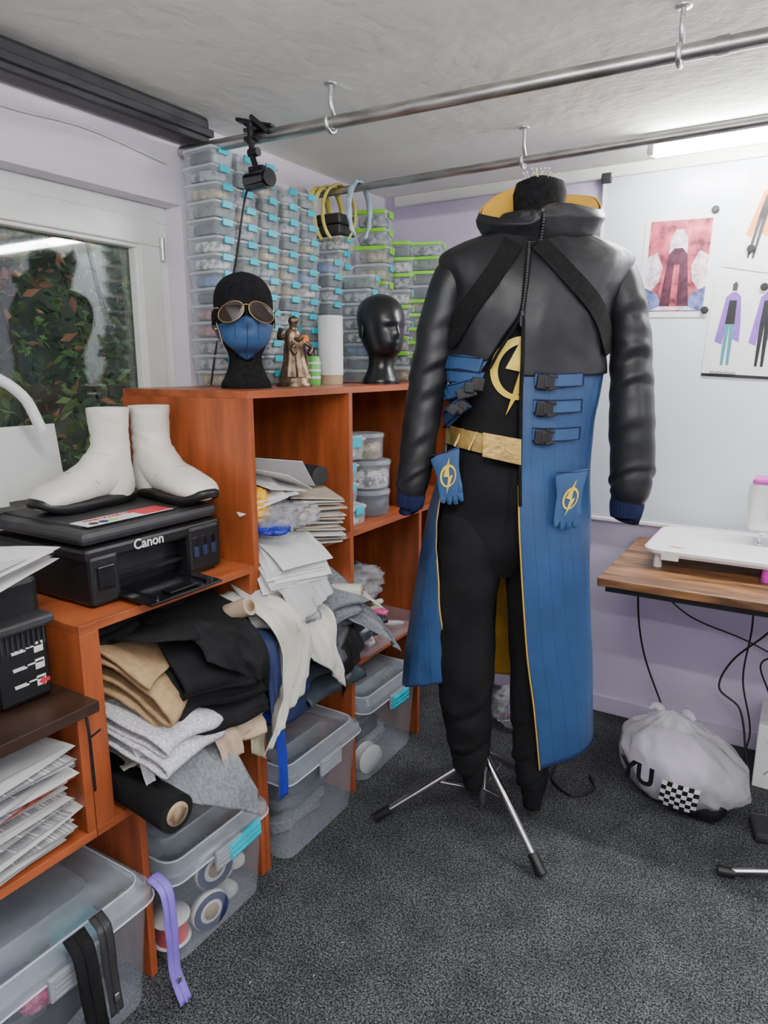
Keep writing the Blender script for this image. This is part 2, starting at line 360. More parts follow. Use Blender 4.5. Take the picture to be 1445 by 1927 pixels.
# ------------------------------------------------------------------ shelving
XF = -1.13; XBk = -1.575
def board(parent, name, y0, y1, z0, z1, o, mat, x0=XBk, x1=XF):
    return G().box(((x0+x1)/2-o[0], (y0+y1)/2-o[1], (z0+z1)/2-o[2]), (x1-x0, y1-y0, z1-z0), bev=.0012).obj(name, mat, parent)
o = (-1.35, 1.87, 0)
A = empty('shelving_unit', o, (0, 0, 0), 'tall cherry-coloured open shelving unit with box bays', 'shelf')
board(A, 'top_board', 1.233, 2.54, 1.275, 1.293, o, M_wood)
for y in (1.233, 1.652, 2.08, 2.522): board(A, 'side_panel', y, y+.018, 0, 1.275, o, M_woodv)
for y0, y1 in ((1.251, 1.652), (1.67, 2.08), (2.098, 2.522)):
    for z in (.85, .425): board(A, 'shelf_board', y0, y1, z, z+.018, o, M_wood)
board(A, 'back_panel', 1.235, 2.54, .01, 1.27, o, M_wood, XBk-.008, XBk)
o = (-1.35, .99, 0)
B = empty('shelving_unit', o, (0, 0, 0), 'low cherry-coloured shelving unit under the inkjet printer', 'shelf')
board(B, 'top_board', .745, 1.232, .852, .87, o, M_wood)
board(B, 'side_panel', .745, .787, .443, .852, o, M_woodv)
board(B, 'side_panel', 1.214, 1.231, 0, .852, o, M_woodv)
board(B, 'side_panel', .842, .860, 0, .425, o, M_woodv)
board(B, 'shelf_board', .745, 1.214, .425, .443, o, M_wood)
board(B, 'back_panel', .843, 1.23, .01, .85, o, M_wood, XBk-.008, XBk)
o = (-1.35, .5, 0)
Cc = empty('shelving_unit', o, (0, 0, 0), 'lowest shelving unit with dark brown top and paper shelf', 'shelf')
board(Cc, 'top_board', .25, .743, .712, .734, o, M_wenge, XBk, -1.085)
board(Cc, 'side_panel', .25, .268, 0, .712, o, M_woodv); board(Cc, 'side_panel', .724, .743, .443, .712, o, M_woodv)
board(Cc, 'shelf_board', .268, .743, .425, .443, o, M_wood)
g = G(); g.tube([(0, 0, 0), (.004, .0, -.04), (.0, .004, -.16)], .003, 8, 0, 12); g.tube([(0, 0, -.05), (.02, .014, -.03)], .002, 6, 0, 6); g.obj('metal_bracket', M_blk, Cc, (-1.095+1.35, .72-.5, .712))

# ------------------------------------------------------------------ small clear containers
def container(w, l, h, latch, content, label, cat='storage container', body=M_clear2, group='stacked clear containers'):
    g = G(); g.loft([rr(w*.88, l*.88, .008, .001), rr(w*.95, l*.95, .008, h*.80)], 0, cap=True, sm=False)
    b = g.obj('small_container', body, label=label, cat=cat, group=group)
    g = G(); g.loft([rr(w, l, .009, h*.80), rr(w, l, .009, h*.90), rr(w*.9, l*.9, .008, h*.93), rr(w*.88, l*.88, .008, h*.985)], 0, sm=False)
    g.obj('lid', M_lids, b)
    G().box((w/2+.002, 0, h*.76), (.005, l*.42, h*.42), bev=.0015).obj('latch', latch, b)
    if latch == M_green: G().box((0, -l/2-.002, h*.84), (w*.92, .004, h*.22), bev=.001).obj('latch', latch, b)
    if content:
        g = G(); g.blob((0, 0, h*.37), (w*.405, l*.405, h*.35), 0, R.random()*9, .10, nu=20, nv=12, fr=5, p=.5); g.obj('contents', content, b)
    return b
TC = 'small clear lidded container with cyan latches in a stack'
protos = {}
def put(key, loc, rz, *a):
    if key not in protos:
        p = protos[key] = container(*a); p.location = loc; p.rotation_euler = (0, 0, rz); return p
    return copy_tree(protos[key], loc, rz)
mats = [M_mixd, M_mix, M_mixo, M_mixw, M_mixb, M_mixg, M_mix, M_mixd, M_mixd, M_mixr, M_mix, M_mixo]
H1 = .0458
for c in range(5):
    nb = [14, 14, 14, 13, 13][c]
    for k in range(nb):
        i = R.randrange(12)
        put(('a', i), (-1.50+R.uniform(-.008, .008), 1.515+c*.097+R.uniform(-.002, .002), 1.294+k*H1), R.uniform(-.06, .06), .122, .088, .0455, M_cyan, mats[i], TC)
for c, (x, y, nb, z0) in enumerate([(-1.49, 2.03, 9, 1.294), (-1.40, 2.12, 8, 1.294), (-1.52, 2.135, 11, 1.294)]):
    for k in range(nb):
        i = R.randrange(12)
        put(('a', i), (x+R.uniform(-.008, .008), y, z0+k*H1), R.uniform(-.06, .06)+(.2 if c == 1 else 0), .122, .088, .0455, M_cyan, mats[i], TC)
GL = 'clear container with lime green latches full of small parts'
mg = [M_mixd, M_mix, M_mixg, M_mixw, M_mixo, M_mix]
for c, (x, y, nb, h) in enumerate([(-1.42, 2.25, 10, .060), (-1.40, 2.385, 9, .057), (-1.30, 2.44, 10, .051)]):
    for k in range(nb):
        i = R.randrange(6); lt = M_green if (k in (1, 2, 4) or k > nb-4 or R.random() < .4) else M_cyan
        lb = GL if lt == M_green else TC
        put(('b', c, i, lb), (x+R.uniform(-.006, .006), y, 1.294+k*h), R.uniform(-.05, .05)+.3, .13, .11, h-.0005, lt, mg[i], lb)
for k in range(2):
    g = G(); g.box((0, 0, .018), (.12, .10, .034), bev=.006); b = g.obj('black_organiser_box', M_dgrey, loc=(-1.52, 2.135, 1.80+k*.036), label='black plastic organiser box on top of clear containers', cat='storage box', group='black organiser boxes')
for k in range(3):
    put(('c', k), (-1.27, 1.752, .870+k*.062), .05, .15, .11, .061, M_cyan, [M_mixg, M_pink, M_mixw][k], 'clear container of beads with cyan latches on shelf')
put(('c', 5), (-1.26, 1.75, 1.066), .02, .17, .13, .075, M_cyan, M_mixw, 'clear container of white buttons on container pile')
def jar(loc, r, h, content, label):
    g = G(); g.lathe([(r*.9, 0), (r, h*.1), (r, h*.85)], 28); o = g.obj('round_tub', M_clear, loc=loc, label=label, cat='plastic tub', group='round tubs on the shelf')
    g = G(); g.lathe([(r*1.05, h*.85), (r*1.06, h*.97), (r*.9, h)], 28); g.obj('lid', M_lid, o)
    g = G(); g.lathe([(r*.85, .004), (r*.93, h*.1), (r*.93, h*.62), (r*.5, h*.68)], 24); g.obj('contents', content, o)
jar((-1.22, 1.90, .869), .065, .085, M_mixd, 'round clear tub full of dark beads')
jar((-1.23, 1.91, .956), .070, .095, M_mixw, 'round clear tub full of pearly beads')
jar((-1.24, 1.90, 1.053), .062, .085, M_mixg, 'round clear tub with golden flower trims')
put(('c', 6), (-1.195, 1.735, .870), .1, .08, .11, .06, M_cyan, M_mixw, 'low clear container with white trims at shelf edge')
for k in range(4): put(('d', k), (-1.44, 1.83, .869+k*.066), .02, .13, .14, .065, M_cyan, [M_mix, M_mixd, M_mixw, M_mix][k], TC)

# ------------------------------------------------------------------ large floor boxes
def bigbox(loc, w, l, h, label, rz=0):
    e = empty('storage_box', loc, (0, 0, rz), label, 'storage box', 'clear lidded boxes on the floor')
    g = G(); n = [rr(w*.86, l*.86, .035, .002), rr(w*.88, l*.88, .04, .02), rr(w*.95, l*.95, .04, h*.80), rr(w*.975, l*.975, .04, h*.86)]
    g.loft(n, 0, cap=False); g.add(n[0], [list(range(len(n[0])))[::-1]], 0); g.obj('body', M_clear, e)
    g = G()
    R0 = [rr(w, l, .04, h*.84), rr(w, l, .04, h*.90), rr(w*.985, l*.985, .038, h*.925), rr(w*.93, l*.93, .035, h*.925), rr(w*.91, l*.91, .035, h*.97), rr(w*.86, l*.86, .035, h*.975), rr(w*.84, l*.84, .035, h*.955), rr(w*.55, l*.6, .03, h*.955), rr(w*.53, l*.58, .03, h*.975)]
    g.loft(R0, 0, cap=False); g.add(R0[-1], [list(range(len(R0[0])))], 0); g.obj('lid', M_lid, e)
    for z0, a in ((h*.84, 1.004), (h*.975, .89)):
        g = G(); p = rr(w*a, l*a, .037, z0); g.tube(p+[p[0]], .0022, 6); g.obj('lid_rim', M_rim, e)
    g = G(); g.box((w/2+.006, 0, h*.80), (.012, l*.26, .05), bev=.004)
    for k in range(4): g.box((w/2+.0115, 0, h*.80-.017+k*.011), (.004, l*.22, .004), bev=.001)
    g.obj('handle', M_glatch, e)
    return e
bigbox((-1.285, .625, 0), .44, .415, .305, 'large clear box with frosted lid beside hanging black zip')
bigbox((-1.285, 1.038, 0), .42, .34, .275, 'clear box with spools and a cyan clip')
bigbox((-1.285, 1.452, 0), .42, .375, .30, 'clear box of dark fabric under the shelf')
bigbox((-1.30, 1.875, 0), .40, .37, .31, 'clear box with white ribbon roll under the shelf')
def clip(loc, l, rz=0, tilt=0):
    g = G(); g.box((0, 0, 0), (.012, l, .045), bev=.004)
    for k in range(3): g.box((.006, 0, -.013+k*.013), (.004, l*.9, .005), bev=.001)
    return g.obj('box_clip', M_cyan, loc=loc, rot=(tilt, 0, rz), label='cyan plastic box clip hooked on a storage box', cat='clip', group='cyan box clips')
clip((-1.066, 1.09, .222), .11, 0, 4); clip((-1.086, 1.88, .248), .10)
def crumple(name, c, d, mat, label, cat='fabric', seed=0, amp=.14, fr=2.4, fold=0, rz=0, group=None, p=.7, nu=44, nv=28):
    g = G(); g.blob((0, 0, d[2]), d, 0, seed, amp, fr, p, nu, nv, fold)
    return g.obj(name, mat, loc=c, rot=(0, 0, rz), label=label, cat=cat, group=group)
k = 0
for (cx, cy, w, l) in ((-1.29, .625, .17, .15), (-1.29, 1.452, .16, .14), (-1.31, 1.89, .12, .12), (-1.38, 1.04, .07, .12)):
    for i in range(5):
        k += 1; m = [M_navy, M_blackcloth, M_mixd, M_grey, M_slate][(k*3) % 5]
        crumple('folded_fabric', (cx+R.uniform(-.03, .03), cy+R.uniform(-.02, .02), .012+i*.040), (w*.8, l*.95, .021), m, 'dark crumpled fabric packed inside a clear box', seed=k, fold=3, group='fabrics inside the boxes', nu=30, nv=18, p=.5)
crumple('folded_fabric', (-1.17, .70, .215), (.05, .05, .012), PM('teal_ribbon', (.02, .25, .35), .5), 'teal ribbon bundle in a clear box', seed=5, amp=.3)
crumple('folded_fabric', (-1.15, .60, .15), (.03, .04, .02), M_pink, 'pink and white trim bundle in a clear box', seed=6, amp=.3)
def spool(loc, r, w, r2, m1, m2, label, rot=(0, 90, 0), name='ribbon_spool'):
    e = G(); e.lathe([(r*.25, -w/2), (r, -w/2), (r, -w/2+.003), (r*.3, -w/2+.004), (r*.3, w/2-.004), (r, w/2-.003), (r, w/2), (r*.25, w/2)], 28, cap=True)
    o = e.obj(name, m1, loc=loc, rot=rot, label=label, cat='spool')
    G().lathe([(r2, -w/2+.0035), (r2, w/2-.0035)], 28).obj('winding', m2, o)
spool((-1.155, .925, .060), .045, .06, .038, M_white, M_red, 'white spool with bright red thread in clear box', (0, 0, 20))
for z, y, s in ((.165, 1.03, .05), (.062, 1.01, .048)):
    e = empty('tape_roll', (-1.125, y, z), (0, 90, -12), 'navy and white patterned tape roll in clear box', 'tape roll')
    g = G(); g.lathe([(.018, 0), (s, 0), (s, .02), (.018, .02)], 32, cap=False); g.obj('side', M_paper, e)
    g = G(); g.lathe([(s*.62, .0205), (s*.98, .0205), (s*.98, .0215), (s*.62, .0215)], 32, cap=False); g.obj('navy_band', M_navy, e)
    g = G(); g.lathe([(.001, .0208), (.020, .0208), (.020, .0225), (.001, .0225)], 24); g.obj('hub', M_card, e)
for i in range(7): crumple('trim_bundle', (-1.17+R.uniform(-.02, .02), 1.055+.013*i, .012+.035*(i % 4)), (.03, .024, .018), [M_cream, M_lgrey, M_paper][i % 3], 'pale elastic trim bundle inside a clear box', 'trim', seed=i, group='trim bundles', nu=20, nv=12)
spool((-1.15, 1.77, .060), .05, .035, .045, M_white, M_paper, 'white ribbon roll inside a clear box', (0, 90, -15))

# ------------------------------------------------------------------ fabric pile
def fold(c, d, mat, label, seed, layers=3, rz=0, droop=0, tilt=(0, 0)):
    """folded cloth: one serpentine sheet, fold lips facing +x, half sizes d"""
    g = G(); hz = 2*d[2]/layers; rl = random.Random(seed*10); pr = []
    xs = [(-d[0]*rl.uniform(.9, 1), d[0]*rl.uniform(.80, 1.0)) for _ in range(layers+1)]
    for L in range(layers):
        a, b = xs[L]; z = hz*(L+.5)
        seq = [(a+(b-a)*t/7, z) for t in range(8)]
        if L % 2: seq = seq[::-1]
        pr += seq
        if L < layers-1:
            ex = seq[-1][0]; sgn = 1 if L % 2 == 0 else -1
            pr += [(ex+sgn*hz*.45, z+hz*.25), (ex+sgn*hz*.6, z+hz*.5), (ex+sgn*hz*.45, z+hz*.75)]
    n = len(pr)
    def fn(u, v):
        k = u*(n-1); i = min(n-2, int(k)); f = k-i; x = pr[i][0]*(1-f)+pr[i+1][0]*f; z = pr[i][1]*(1-f)+pr[i+1][1]*f
        y = (v-.5)*2*d[1]
        q = Vector((x*7, y*7, z*9+seed*1.7))
        z2 = z+.018*noise.noise(q*.8)+.010*(.3-abs(noise.noise(q*2)))
        x2 = x+.020*noise.noise(Vector((y*9, z*14, seed)))+.014*sin(y*30+z*30+seed)*(.5 if x > 0 else 0)
        y2 = y*(1-.06*sin(z/d[2]*2+seed))+.014*noise.noise(Vector((x*8, z*40, seed+4)))
        if droop and x > -.3*d[0]: z2 -= droop*((x+.3*d[0])/(1.3*d[0]))**2
        return (x2, y2, z2)
    g.grid(fn, (n-1)*3, 26, 0)
    return g.obj('folded_fabric', mat, loc=c, rot=(tilt[0], tilt[1], rz), label=label, cat='fabric', solid=min(.008, hz*.4))
fold((-1.24, .895, .650), (.16, .085, .075), M_tan, 'folded camel wool cloth on top of the pile', 1, 5, 18, .06, (0, 6))
fold((-1.34, .93, .775), (.13, .12, .030), M_blackcloth, 'thin black cloth folded under the printer shelf', 2, 4, 5, .01)
fold((-1.20, 1.06, .64), (.17, .11, .085), M_blackcloth, 'large folded black cloth in the fabric pile', 3, 6, -12, .10, (0, 6))
fold((-1.19, .90, .590), (.15, .095, .032), M_mesh, 'folded white perforated mesh cloth in the pile', 4, 4, 10, .05)
fold((-1.27, .96, .447), (.16, .12, .045), M_cream, 'cream cloth at the bottom of the pile', 5, 5, -5, .01)
fold((-1.20, 1.12, .545), (.15, .085, .045), M_beige, 'beige cloth folded in the shelf bay', 6, 5, -20, .06)
fold((-1.21, 1.34, .765), (.17, .10, .034), M_lgrey, 'light grey folded cloth pushed into the bay', 7, 4, -25, .06, (0, 4))
fold((-1.20, 1.45, .715), (.17, .12, .035), M_grey, 'heather grey folded cloth in the bay', 8, 4, -12, .06)
fold((-1.21, 1.33, .63), (.15, .07, .05), M_cream, 'cream leatherette cloth in the bay', 9, 4, 10, .08)
fold((-1.20, 1.51, .61), (.16, .12, .05), M_silver, 'silver coated cloth in the bay', 10, 5, 8, .07)
fold((-1.23, 1.51, .447), (.15, .12, .075), M_slate, 'slate leatherette cloth in the bay', 11, 5, -5, .03)
fold((-1.23, 1.32, .447), (.14, .06, .08), M_navy, 'navy cloth in the bay', 12, 5, 0, .04)
fold((-1.40, 1.05, .54), (.12, .13, .09), M_navy, 'navy cloth deep in the shelf bay', 13, 5, 0, 0)
def hang(pts, w, mat, label, seed=0, wdir=(0, 1, 0), name='hanging_cloth', cat='fabric', nz=.012, taper=0, nu=36, nv=24, solid=.0015, cut=0):
    P = smooth_path(pts, nu+1); W = Vector(wdir).normalized()
    def fn(u, v):
        u2 = u*(1-cut*(v if seed % 2 else 1-v)); k_ = u2*nu; i = min(nu-1, int(k_)); p = Vector(P[i][:3]).lerp(Vector(P[i+1][:3]), k_-i)
        k = w*(1-taper*u2); q = Vector((v*w*24, u2*2.0, seed*2.3))
        a = noise.noise(q); b = .6-abs(noise.noise(q*1.9))
        r = p+W*(v-.5)*k+Vector((1, 0, 0))*(nz*(a+b)*(.4+.8*u2))+Vector((0, 0, 1))*nz*.4*a*(1-u2)
        return tuple(r-Vector(pts[0][:3]))
    g = G(); g.grid(fn, nu, nv, 0); return g.obj(name, mat, loc=pts[0][:3], label=label, cat=cat, solid=solid)
hang([(-1.20, 1.24, .80), (-1.07, 1.25, .76), (-1.045, 1.27, .66), (-1.05, 1.24, .53), (-1.04, 1.19, .43)], .14, M_cream, 'cream cloth hanging in folds over the shelf edge', 1, (0, 1, 0), nz=.04, taper=.1, cut=.3)
hang([(-1.18, 1.34, .74), (-1.05, 1.35, .70), (-1.02, 1.36, .60), (-1.03, 1.38, .50)], .13, M_cream, 'cream knotted cloth corner hanging over the edge', 6, (.2, 1, .3), nz=.035, taper=.5, cut=.4)
hang([(-1.20, .95, .54), (-1.10, .95, .525), (-1.03, .96, .45), (-1.0, .97, .35)], .20, M_grey, 'heather grey cloth draped over a clear box', 2, (.1, 1, -.2), nz=.02, cut=.35)
hang([(-1.18, 1.04, .60), (-1.09, 1.05, .57), (-1.045, 1.06, .50), (-1.045, 1.06, .43)], .13, M_beige, 'beige flocked cloth hanging off the shelf', 3, nz=.025, taper=.2, cut=.4)
hang([(-1.16, 1.12, .62), (-1.08, 1.12, .58), (-1.055, 1.13, .50), (-1.055, 1.13, .41)], .05, M_olive, 'pale olive strip hanging from the pile', 4, cut=.15)
hang([(-1.15, 1.22, .50), (-1.07, 1.22, .47), (-1.055, 1.225, .38), (-1.055, 1.225, .26)], .035, M_royal, 'royal blue ribbon hanging past a box', 6, name='ribbon', cat='ribbon', nz=.004)
hang([(-1.2, 1.17, .72), (-1.06, 1.18, .71), (-1.03, 1.18, .62), (-1.03, 1.18, .53)], .05, M_navy, 'navy cloth strip hanging from pile', 7, cut=.2)
hang([(-1.18, 1.56, .69), (-1.06, 1.56, .66), (-.99, 1.57, .60), (-.98, 1.58, .54)], .13, M_grey, 'grey leatherette offcut sticking out of the bay', 8, (.1, 1, -.15), nz=.03, cut=.5)
hang([(-1.18, 1.50, .65), (-1.06, 1.5, .62), (-1.02, 1.50, .54), (-1.03, 1.50, .46)], .14, M_blackcloth, 'black cloth offcut hanging from the bay', 9, nz=.03, cut=.5)
hang([(-1.2, 1.44, .62), (-1.06, 1.44, .58), (-1.035, 1.43, .48)], .12, M_silver, 'silver cloth offcut hanging from the bay', 10, nz=.03, cut=.5)
hang([(-1.2, 1.42, .72), (-1.05, 1.42, .69), (-1.01, 1.42, .62), (-1.01, 1.42, .56)], .10, M_slate, 'slate offcut with cut corner in the bay', 13, nz=.02, cut=.6)
hang([(-1.2, 1.61, .71), (-1.08, 1.61, .71), (-.97, 1.61, .67)], .10, M_paper, 'white offcut with cut edge sticking out', 11, (.0, 1, -.4), cut=.5)
hang([(-1.15, .83, .62), (-1.09, .83, .59), (-1.075, .84, .50), (-1.07, .87, .41)], .04, M_paper, 'narrow white selvage strip hanging down', 12, nz=.006, taper=.8)
hang([(-1.2, 1.05, .78), (-1.06, 1.05, .77), (-1.02, 1.05, .70), (-1.02, 1.05, .62)], .16, M_blackcloth, 'thin black cloth draped over the pile', 14, nz=.03, cut=.4)
hang([(-1.22, .93, .79), (-1.1, .95, .80), (-1.07, .96, .76)], .16, M_blackcloth, 'thin black lining under the printer shelf', 16, nz=.02, cut=.3)
hang([(-1.2, 1.33, .84), (-1.08, 1.33, .82), (-1.02, 1.33, .75), (-1.01, 1.33, .71)], .15, M_lgrey, 'light grey cloth hanging over the shelf edge', 15, (.15, 1, 0), nz=.02, cut=.3)
def roll(a, b, r, mat, label, core=M_card):
    A, B = Vector(a), Vector(b); g = G(); g.tube([tuple(A)+(r,), tuple(A.lerp(B, .5))+(r*.98,), tuple(B)+(r,)], r, 28, 0, 12, nz=.002)
    o = g.obj('fabric_roll', mat, shift=-A, loc=A, label=label, cat='fabric roll')
    d = (B-A).normalized(); g = G(); g.tube([tuple(B-d*.02)+(r*.62,), tuple(B+d*.004)+(r*.62,), tuple(B+d*.004)+(r*.48,), tuple(B-d*.02)+(r*.48,)], .02, 24, 0, cap=False)
    g.obj('cardboard_core', core, o, shift=-A)
    g = G(); g.cyl(B-d*.001, B+d*.002, r*.47, 20); g.obj('hollow_shade', M_blk, o, shift=-A)  # black disc across the core, painting the shade inside it
roll((-1.40, .86, .487), (-1.0, .835, .470), .040, M_blackcloth, 'black fabric roll on a cardboard core')
roll((-1.25, 1.12, .72), (-1.075, 1.15, .80), .022, M_beige, 'small roll of beige trimming in the pile')
roll((-1.22, 1.46, .73), (-1.02, 1.545, .735), .018, M_cream, 'thin roll of cream fabric poking out')

# zips
def zipper(pts, w, mat, label):
    o = hang(pts, w, mat, label, 0, name='zip', cat='zip', nz=.003, nv=6, solid=.0015)
    g = G(); P = smooth_path([tuple(Vector(p)-Vector(pts[0])+Vector((.002, 0, 0))) for p in pts], 30); g.tube(P, .0028, 6); g.obj('teeth', mat, o)
    g = G(); g.box(tuple(Vector(P[24][:3])+Vector((.006, 0, 0))), (.006, .010, .016), bev=.002); g.obj('slider', M_zinc, o)
zipper([(-1.08, .825, .300), (-1.035, .822, .285), (-1.03, .825, .19), (-1.035, .830, .08), (-1.01, .833, .012)], .032, M_purple, 'purple zip hanging over the box edge')
zipper([(-1.07, .635, .312), (-1.035, .630, .295), (-1.03, .635, .2), (-1.035, .645, .10), (-1.03, .655, .03)], .045, M_blackcloth, 'black zip draped over the clear box')
zipper([(-1.075, .685, .314), (-1.04, .68, .30), (-1.035, .68, .2), (-1.025, .68, .12)], .03, M_dgrey, 'dark zip draped over the clear box')

# ------------------------------------------------------------------ papers
def papers(cx, cy, z0, w, l, n, label, group, mats_=(M_paper,), rz=0, jit=8, step=.004, lift=0, droop=0):
    base = []
    for v in range(3):
        g = G(); sd = v*3.3+z0
        def fn(u, t):
            x = (u-.5)*w; y = (t-.5)*l
            return (x, y, .006*noise.noise(Vector((x*6, y*6, sd)))+lift*u*u*(v*.5+.5)-droop*max(0, u-.45)**2*(v*.3+.7))
        g.grid(fn, 10, 8); base.append(g)
    for i in range(n):
        base[i % 3].obj('paper_sheet', mats_[i % len(mats_)], loc=(cx+R.uniform(-.015, .015), cy+R.uniform(-.015, .015), z0+.004+i*step), rot=(R.uniform(-1, 1), 0, rz+R.uniform(-jit, jit)), label=label, cat='paper', group=group)
papers(-1.25, .585, .450, .24, .22, 16, 'loose printed white sheet in a paper pile', 'paper pile on the low shelf', (M_paper, M_paper, M_print), 5, 7, .0068)
G().box((0, 0, .004), (.23, .22, .008), bev=.002).obj('fabric_sample_folder', PM('red_tartan', (.35, .05, .04), .8, var=.6, scale=60), loc=(-1.25, .60, .565), rot=(0, 0, 6), label='red tartan fabric sample folded in the paper pile', cat='fabric')
G().box((0, 0, .004), (.23, .22, .012), bev=.003).obj('kraft_folder', M_kraft, loc=(-1.25, .59, .577), rot=(0, 0, -4), label='brown kraft folder inside the paper pile', cat='folder')
papers(-1.24, .575, .588, .26, .23, 9, 'loose printed white sheet above a kraft folder', 'paper pile above the folder', (M_print, M_paper, M_paper2), 8, 9, .0075)
papers(-1.18, 1.36, .872, .25, .17, 12, 'white paper sheet in a drooping pile', 'white papers in the tall shelf', (M_paper, M_paper2, M_paper), -18, 9, .004, 0, .25)
papers(-1.24, .580, .988, .24, .26, 6, 'white printed card on the small printer', 'papers on the small printer', (M_paper, M_paper2), 30, 5, .005)
for i in range(14):
    g = G(); g.box((0, 0, 0), (.22, .15, .005), bev=.002)
    g.obj('kraft_sheet', M_kraft if i % 3 else M_paper2, loc=(-1.20+R.uniform(-.012, .012), 1.53+R.uniform(-.01, .01), .885+i*.0095), rot=(R.uniform(-2, 2)-4, R.uniform(-2, 3)+5, -32+R.uniform(-5, 5)), label='folded kraft paper pattern in a thick bundle', cat='paper', group='kraft paper bundle')
crumple('plastic_bag', (-1.17, 1.33, .925), (.08, .065, .045), M_film, 'crumpled clear plastic bag of trims', 'plastic bag', 3, .3)
crumple('plastic_bag', (-1.19, 1.42, .93), (.10, .06, .035), M_bag, 'crumpled white plastic bag on papers', 'plastic bag', 6, .3)
crumple('snack_bag', (-1.165, 1.280, .965), (.035, .03, .045), PM('yellow_packet', (.80, .42, .01), .3, var=.2), 'bright yellow crumpled foil packet', 'packet', 8, .3)
crumple('folded_fabric', (-1.16, 1.30, .935), (.08, .04, .014), M_royal, 'royal blue bag folded between papers', 'fabric', 9, .2)
for i in range(5):
    G().box((0, 0, 0), (.2, .13, .002)).obj('paper_sheet', M_paper, loc=(-1.21, 1.32+.022*i, 1.035+.010*i), rot=(18-14*i, 14-3*i, -30+12*i), label='loose white sheet tilted on the shelf pile', cat='paper', group='tilted sheets on the pile')
g = G(); g.cyl((-.13, 0, 0), (.08, 0, 0), .028, 24); g.obj('paper_roll', M_dgrey, loc=(-1.25, 1.585, 1.045), rot=(0, 0, -14), label='dark roll lying on the kraft bundle', cat='roll')
e = empty('open_tray', (-1.24, 1.86, .444), (0, 0, 0), 'clear open tray full of ribbons and offcuts', 'tray')
g = G(); n = [rr(.24, .30, .03, 0), rr(.27, .34, .03, .06)]; g.loft(n, 0, cap=False); g.add(n[0], [list(range(len(n[0])))], 0); g.obj('body', M_clear, e)
cl = [M_paper, M_beige, M_mixd, M_lilac, M_cream, M_navy, M_card, M_pink, M_lgrey, M_olive]
for i in range(24):
    a = R.uniform(0, 6.28)
    crumple('trim_offcut', (-1.22+R.uniform(-.09, .08), 1.86+R.uniform(-.12, .12), .455+R.uniform(0, .07)), (R.uniform(.02, .045), R.uniform(.01, .02), .009), cl[i % 10], 'small crumpled ribbon offcut in an open tray', 'offcut', i, .3, rz=math.degrees(a), group='offcuts in the tray', nu=18, nv=10)
crumple('plastic_bag', (-1.30, 1.86, .56), (.11, .14, .06), M_film, 'clear plastic bag of dark findings', 'plastic bag', 12, .3)
crumple('folded_fabric', (-1.35, 1.86, .56), (.08, .14, .06), M_mixd, 'bundle of dark trims inside a bag', 'fabric', 13, .3)

# ------------------------------------------------------------------ printers
e = empty('inkjet_printer', (-1.355, .998, .871), (0, 0, 0), 'black inkjet printer with refillable ink tanks under white boots', 'printer')
g = G(); g.box((-.03, 0, .06), (.30, .365, .115), bev=.012); g.box((.135, -.145, .055), (.07, .07, .105), bev=.008); g.box((.12, .13, .062), (.10, .10, .112), bev=.010); g.box((.11, 0, .108), (.11, .37, .03), bev=.008)
g.box((.06, 0, .006), (.2, .33, .012), bev=.003); g.obj('body', M_blk, e)
g = G(); g.box((-.01, 0, .142), (.34, .372, .030), bev=.012); g.box((-.02, 0, .158), (.28, .31, .006), bev=.003); g.obj('scanner_lid', M_dgrey, e)
g = G(); g.box((.125, -.012, .045), (.05, .19, .008)); g.obj('paper_slot', M_blkg, e)
g = G(); g.box((.205, -.02, .012), (.13, .20, .006), bev=.002, rot=(0, 3, 0)); g.box((.245, -.02, .017), (.03, .08, .005), bev=.001)
for k in range(2): g.box((.20, -.09+k*.14, .016), (.11, .006, .006))
g.obj('output_tray', M_blkg, e)
for k in range(3):
    t = G().box((.168, .098+k*.027, .068), (.008, .018, .05), bev=.003).obj('ink_tank_window', M_blkg, e)
    G().box((.1725, .098+k*.027, .057), (.002, .013, .024)).obj('ink_level', PM('dark_ink', (.03, .04, .10), .2), t)
g = G(); g.box((.172, -.145, .06), (.004, .04, .05), bev=.002); g.obj('cartridge_door', M_blkg, e)
text('Canon', .030, M_white, e, (.167, -.03, .109), (90, 0, 90), 'logo', off=.0005)
g = G(); g.box((.110, -.045, .1625), (.060, .22, .0012)); g.obj('sticker', M_paper, e)
g = G(); g.box((.110, .025, .1634), (.058, .075, .001)); g.obj('sticker_red_end', M_red, e)
text('HIGH PAGE YIELD', .018, M_red, e, (.095, -.062, .1636), (0, 0, 90), 'sticker_lettering')
for k in range(3): G().lathe([(.010, .1632), (.010, .164)], 16, (.124, -.13+k*.024, 0)).obj('sticker_dot', [M_dgrey, M_navy, M_green][k], e)
e = empty('small_printer', (-1.36, .535, .735), (0, 0, 0), 'black ink tank printer with white icons on its side', 'printer')
g = G(); g.box((0, 0, .12), (.32, .37, .235), bev=.014); g.box((.155, .13, .08), (.05, .10, .15), bev=.008); g.box((.12, -.05, .225), (.1, .24, .03), bev=.01); g.obj('body', M_blk, e)
g = G(); g.box((.165, .13, .158), (.07, .11, .02), bev=.006)
for k in range(9): g.box((.1805, .09+k*.010, .13), (.003, .004, .04))
g.obj('vent_panel', M_dgrey, e)
for k in range(3):
    z = .105-.033*k; g = G(); g.box((.1802, .158, z), (.001, .018, .020), 0, .0004); g.box((.1802, .147, z+.004), (.001, .036, .003)); g.box((.1802, .120, z+.004), (.001, .028, .003)); g.box((.1802, .120, z+.001), (.001, .026, .004)); g.obj('icon', M_white, e)
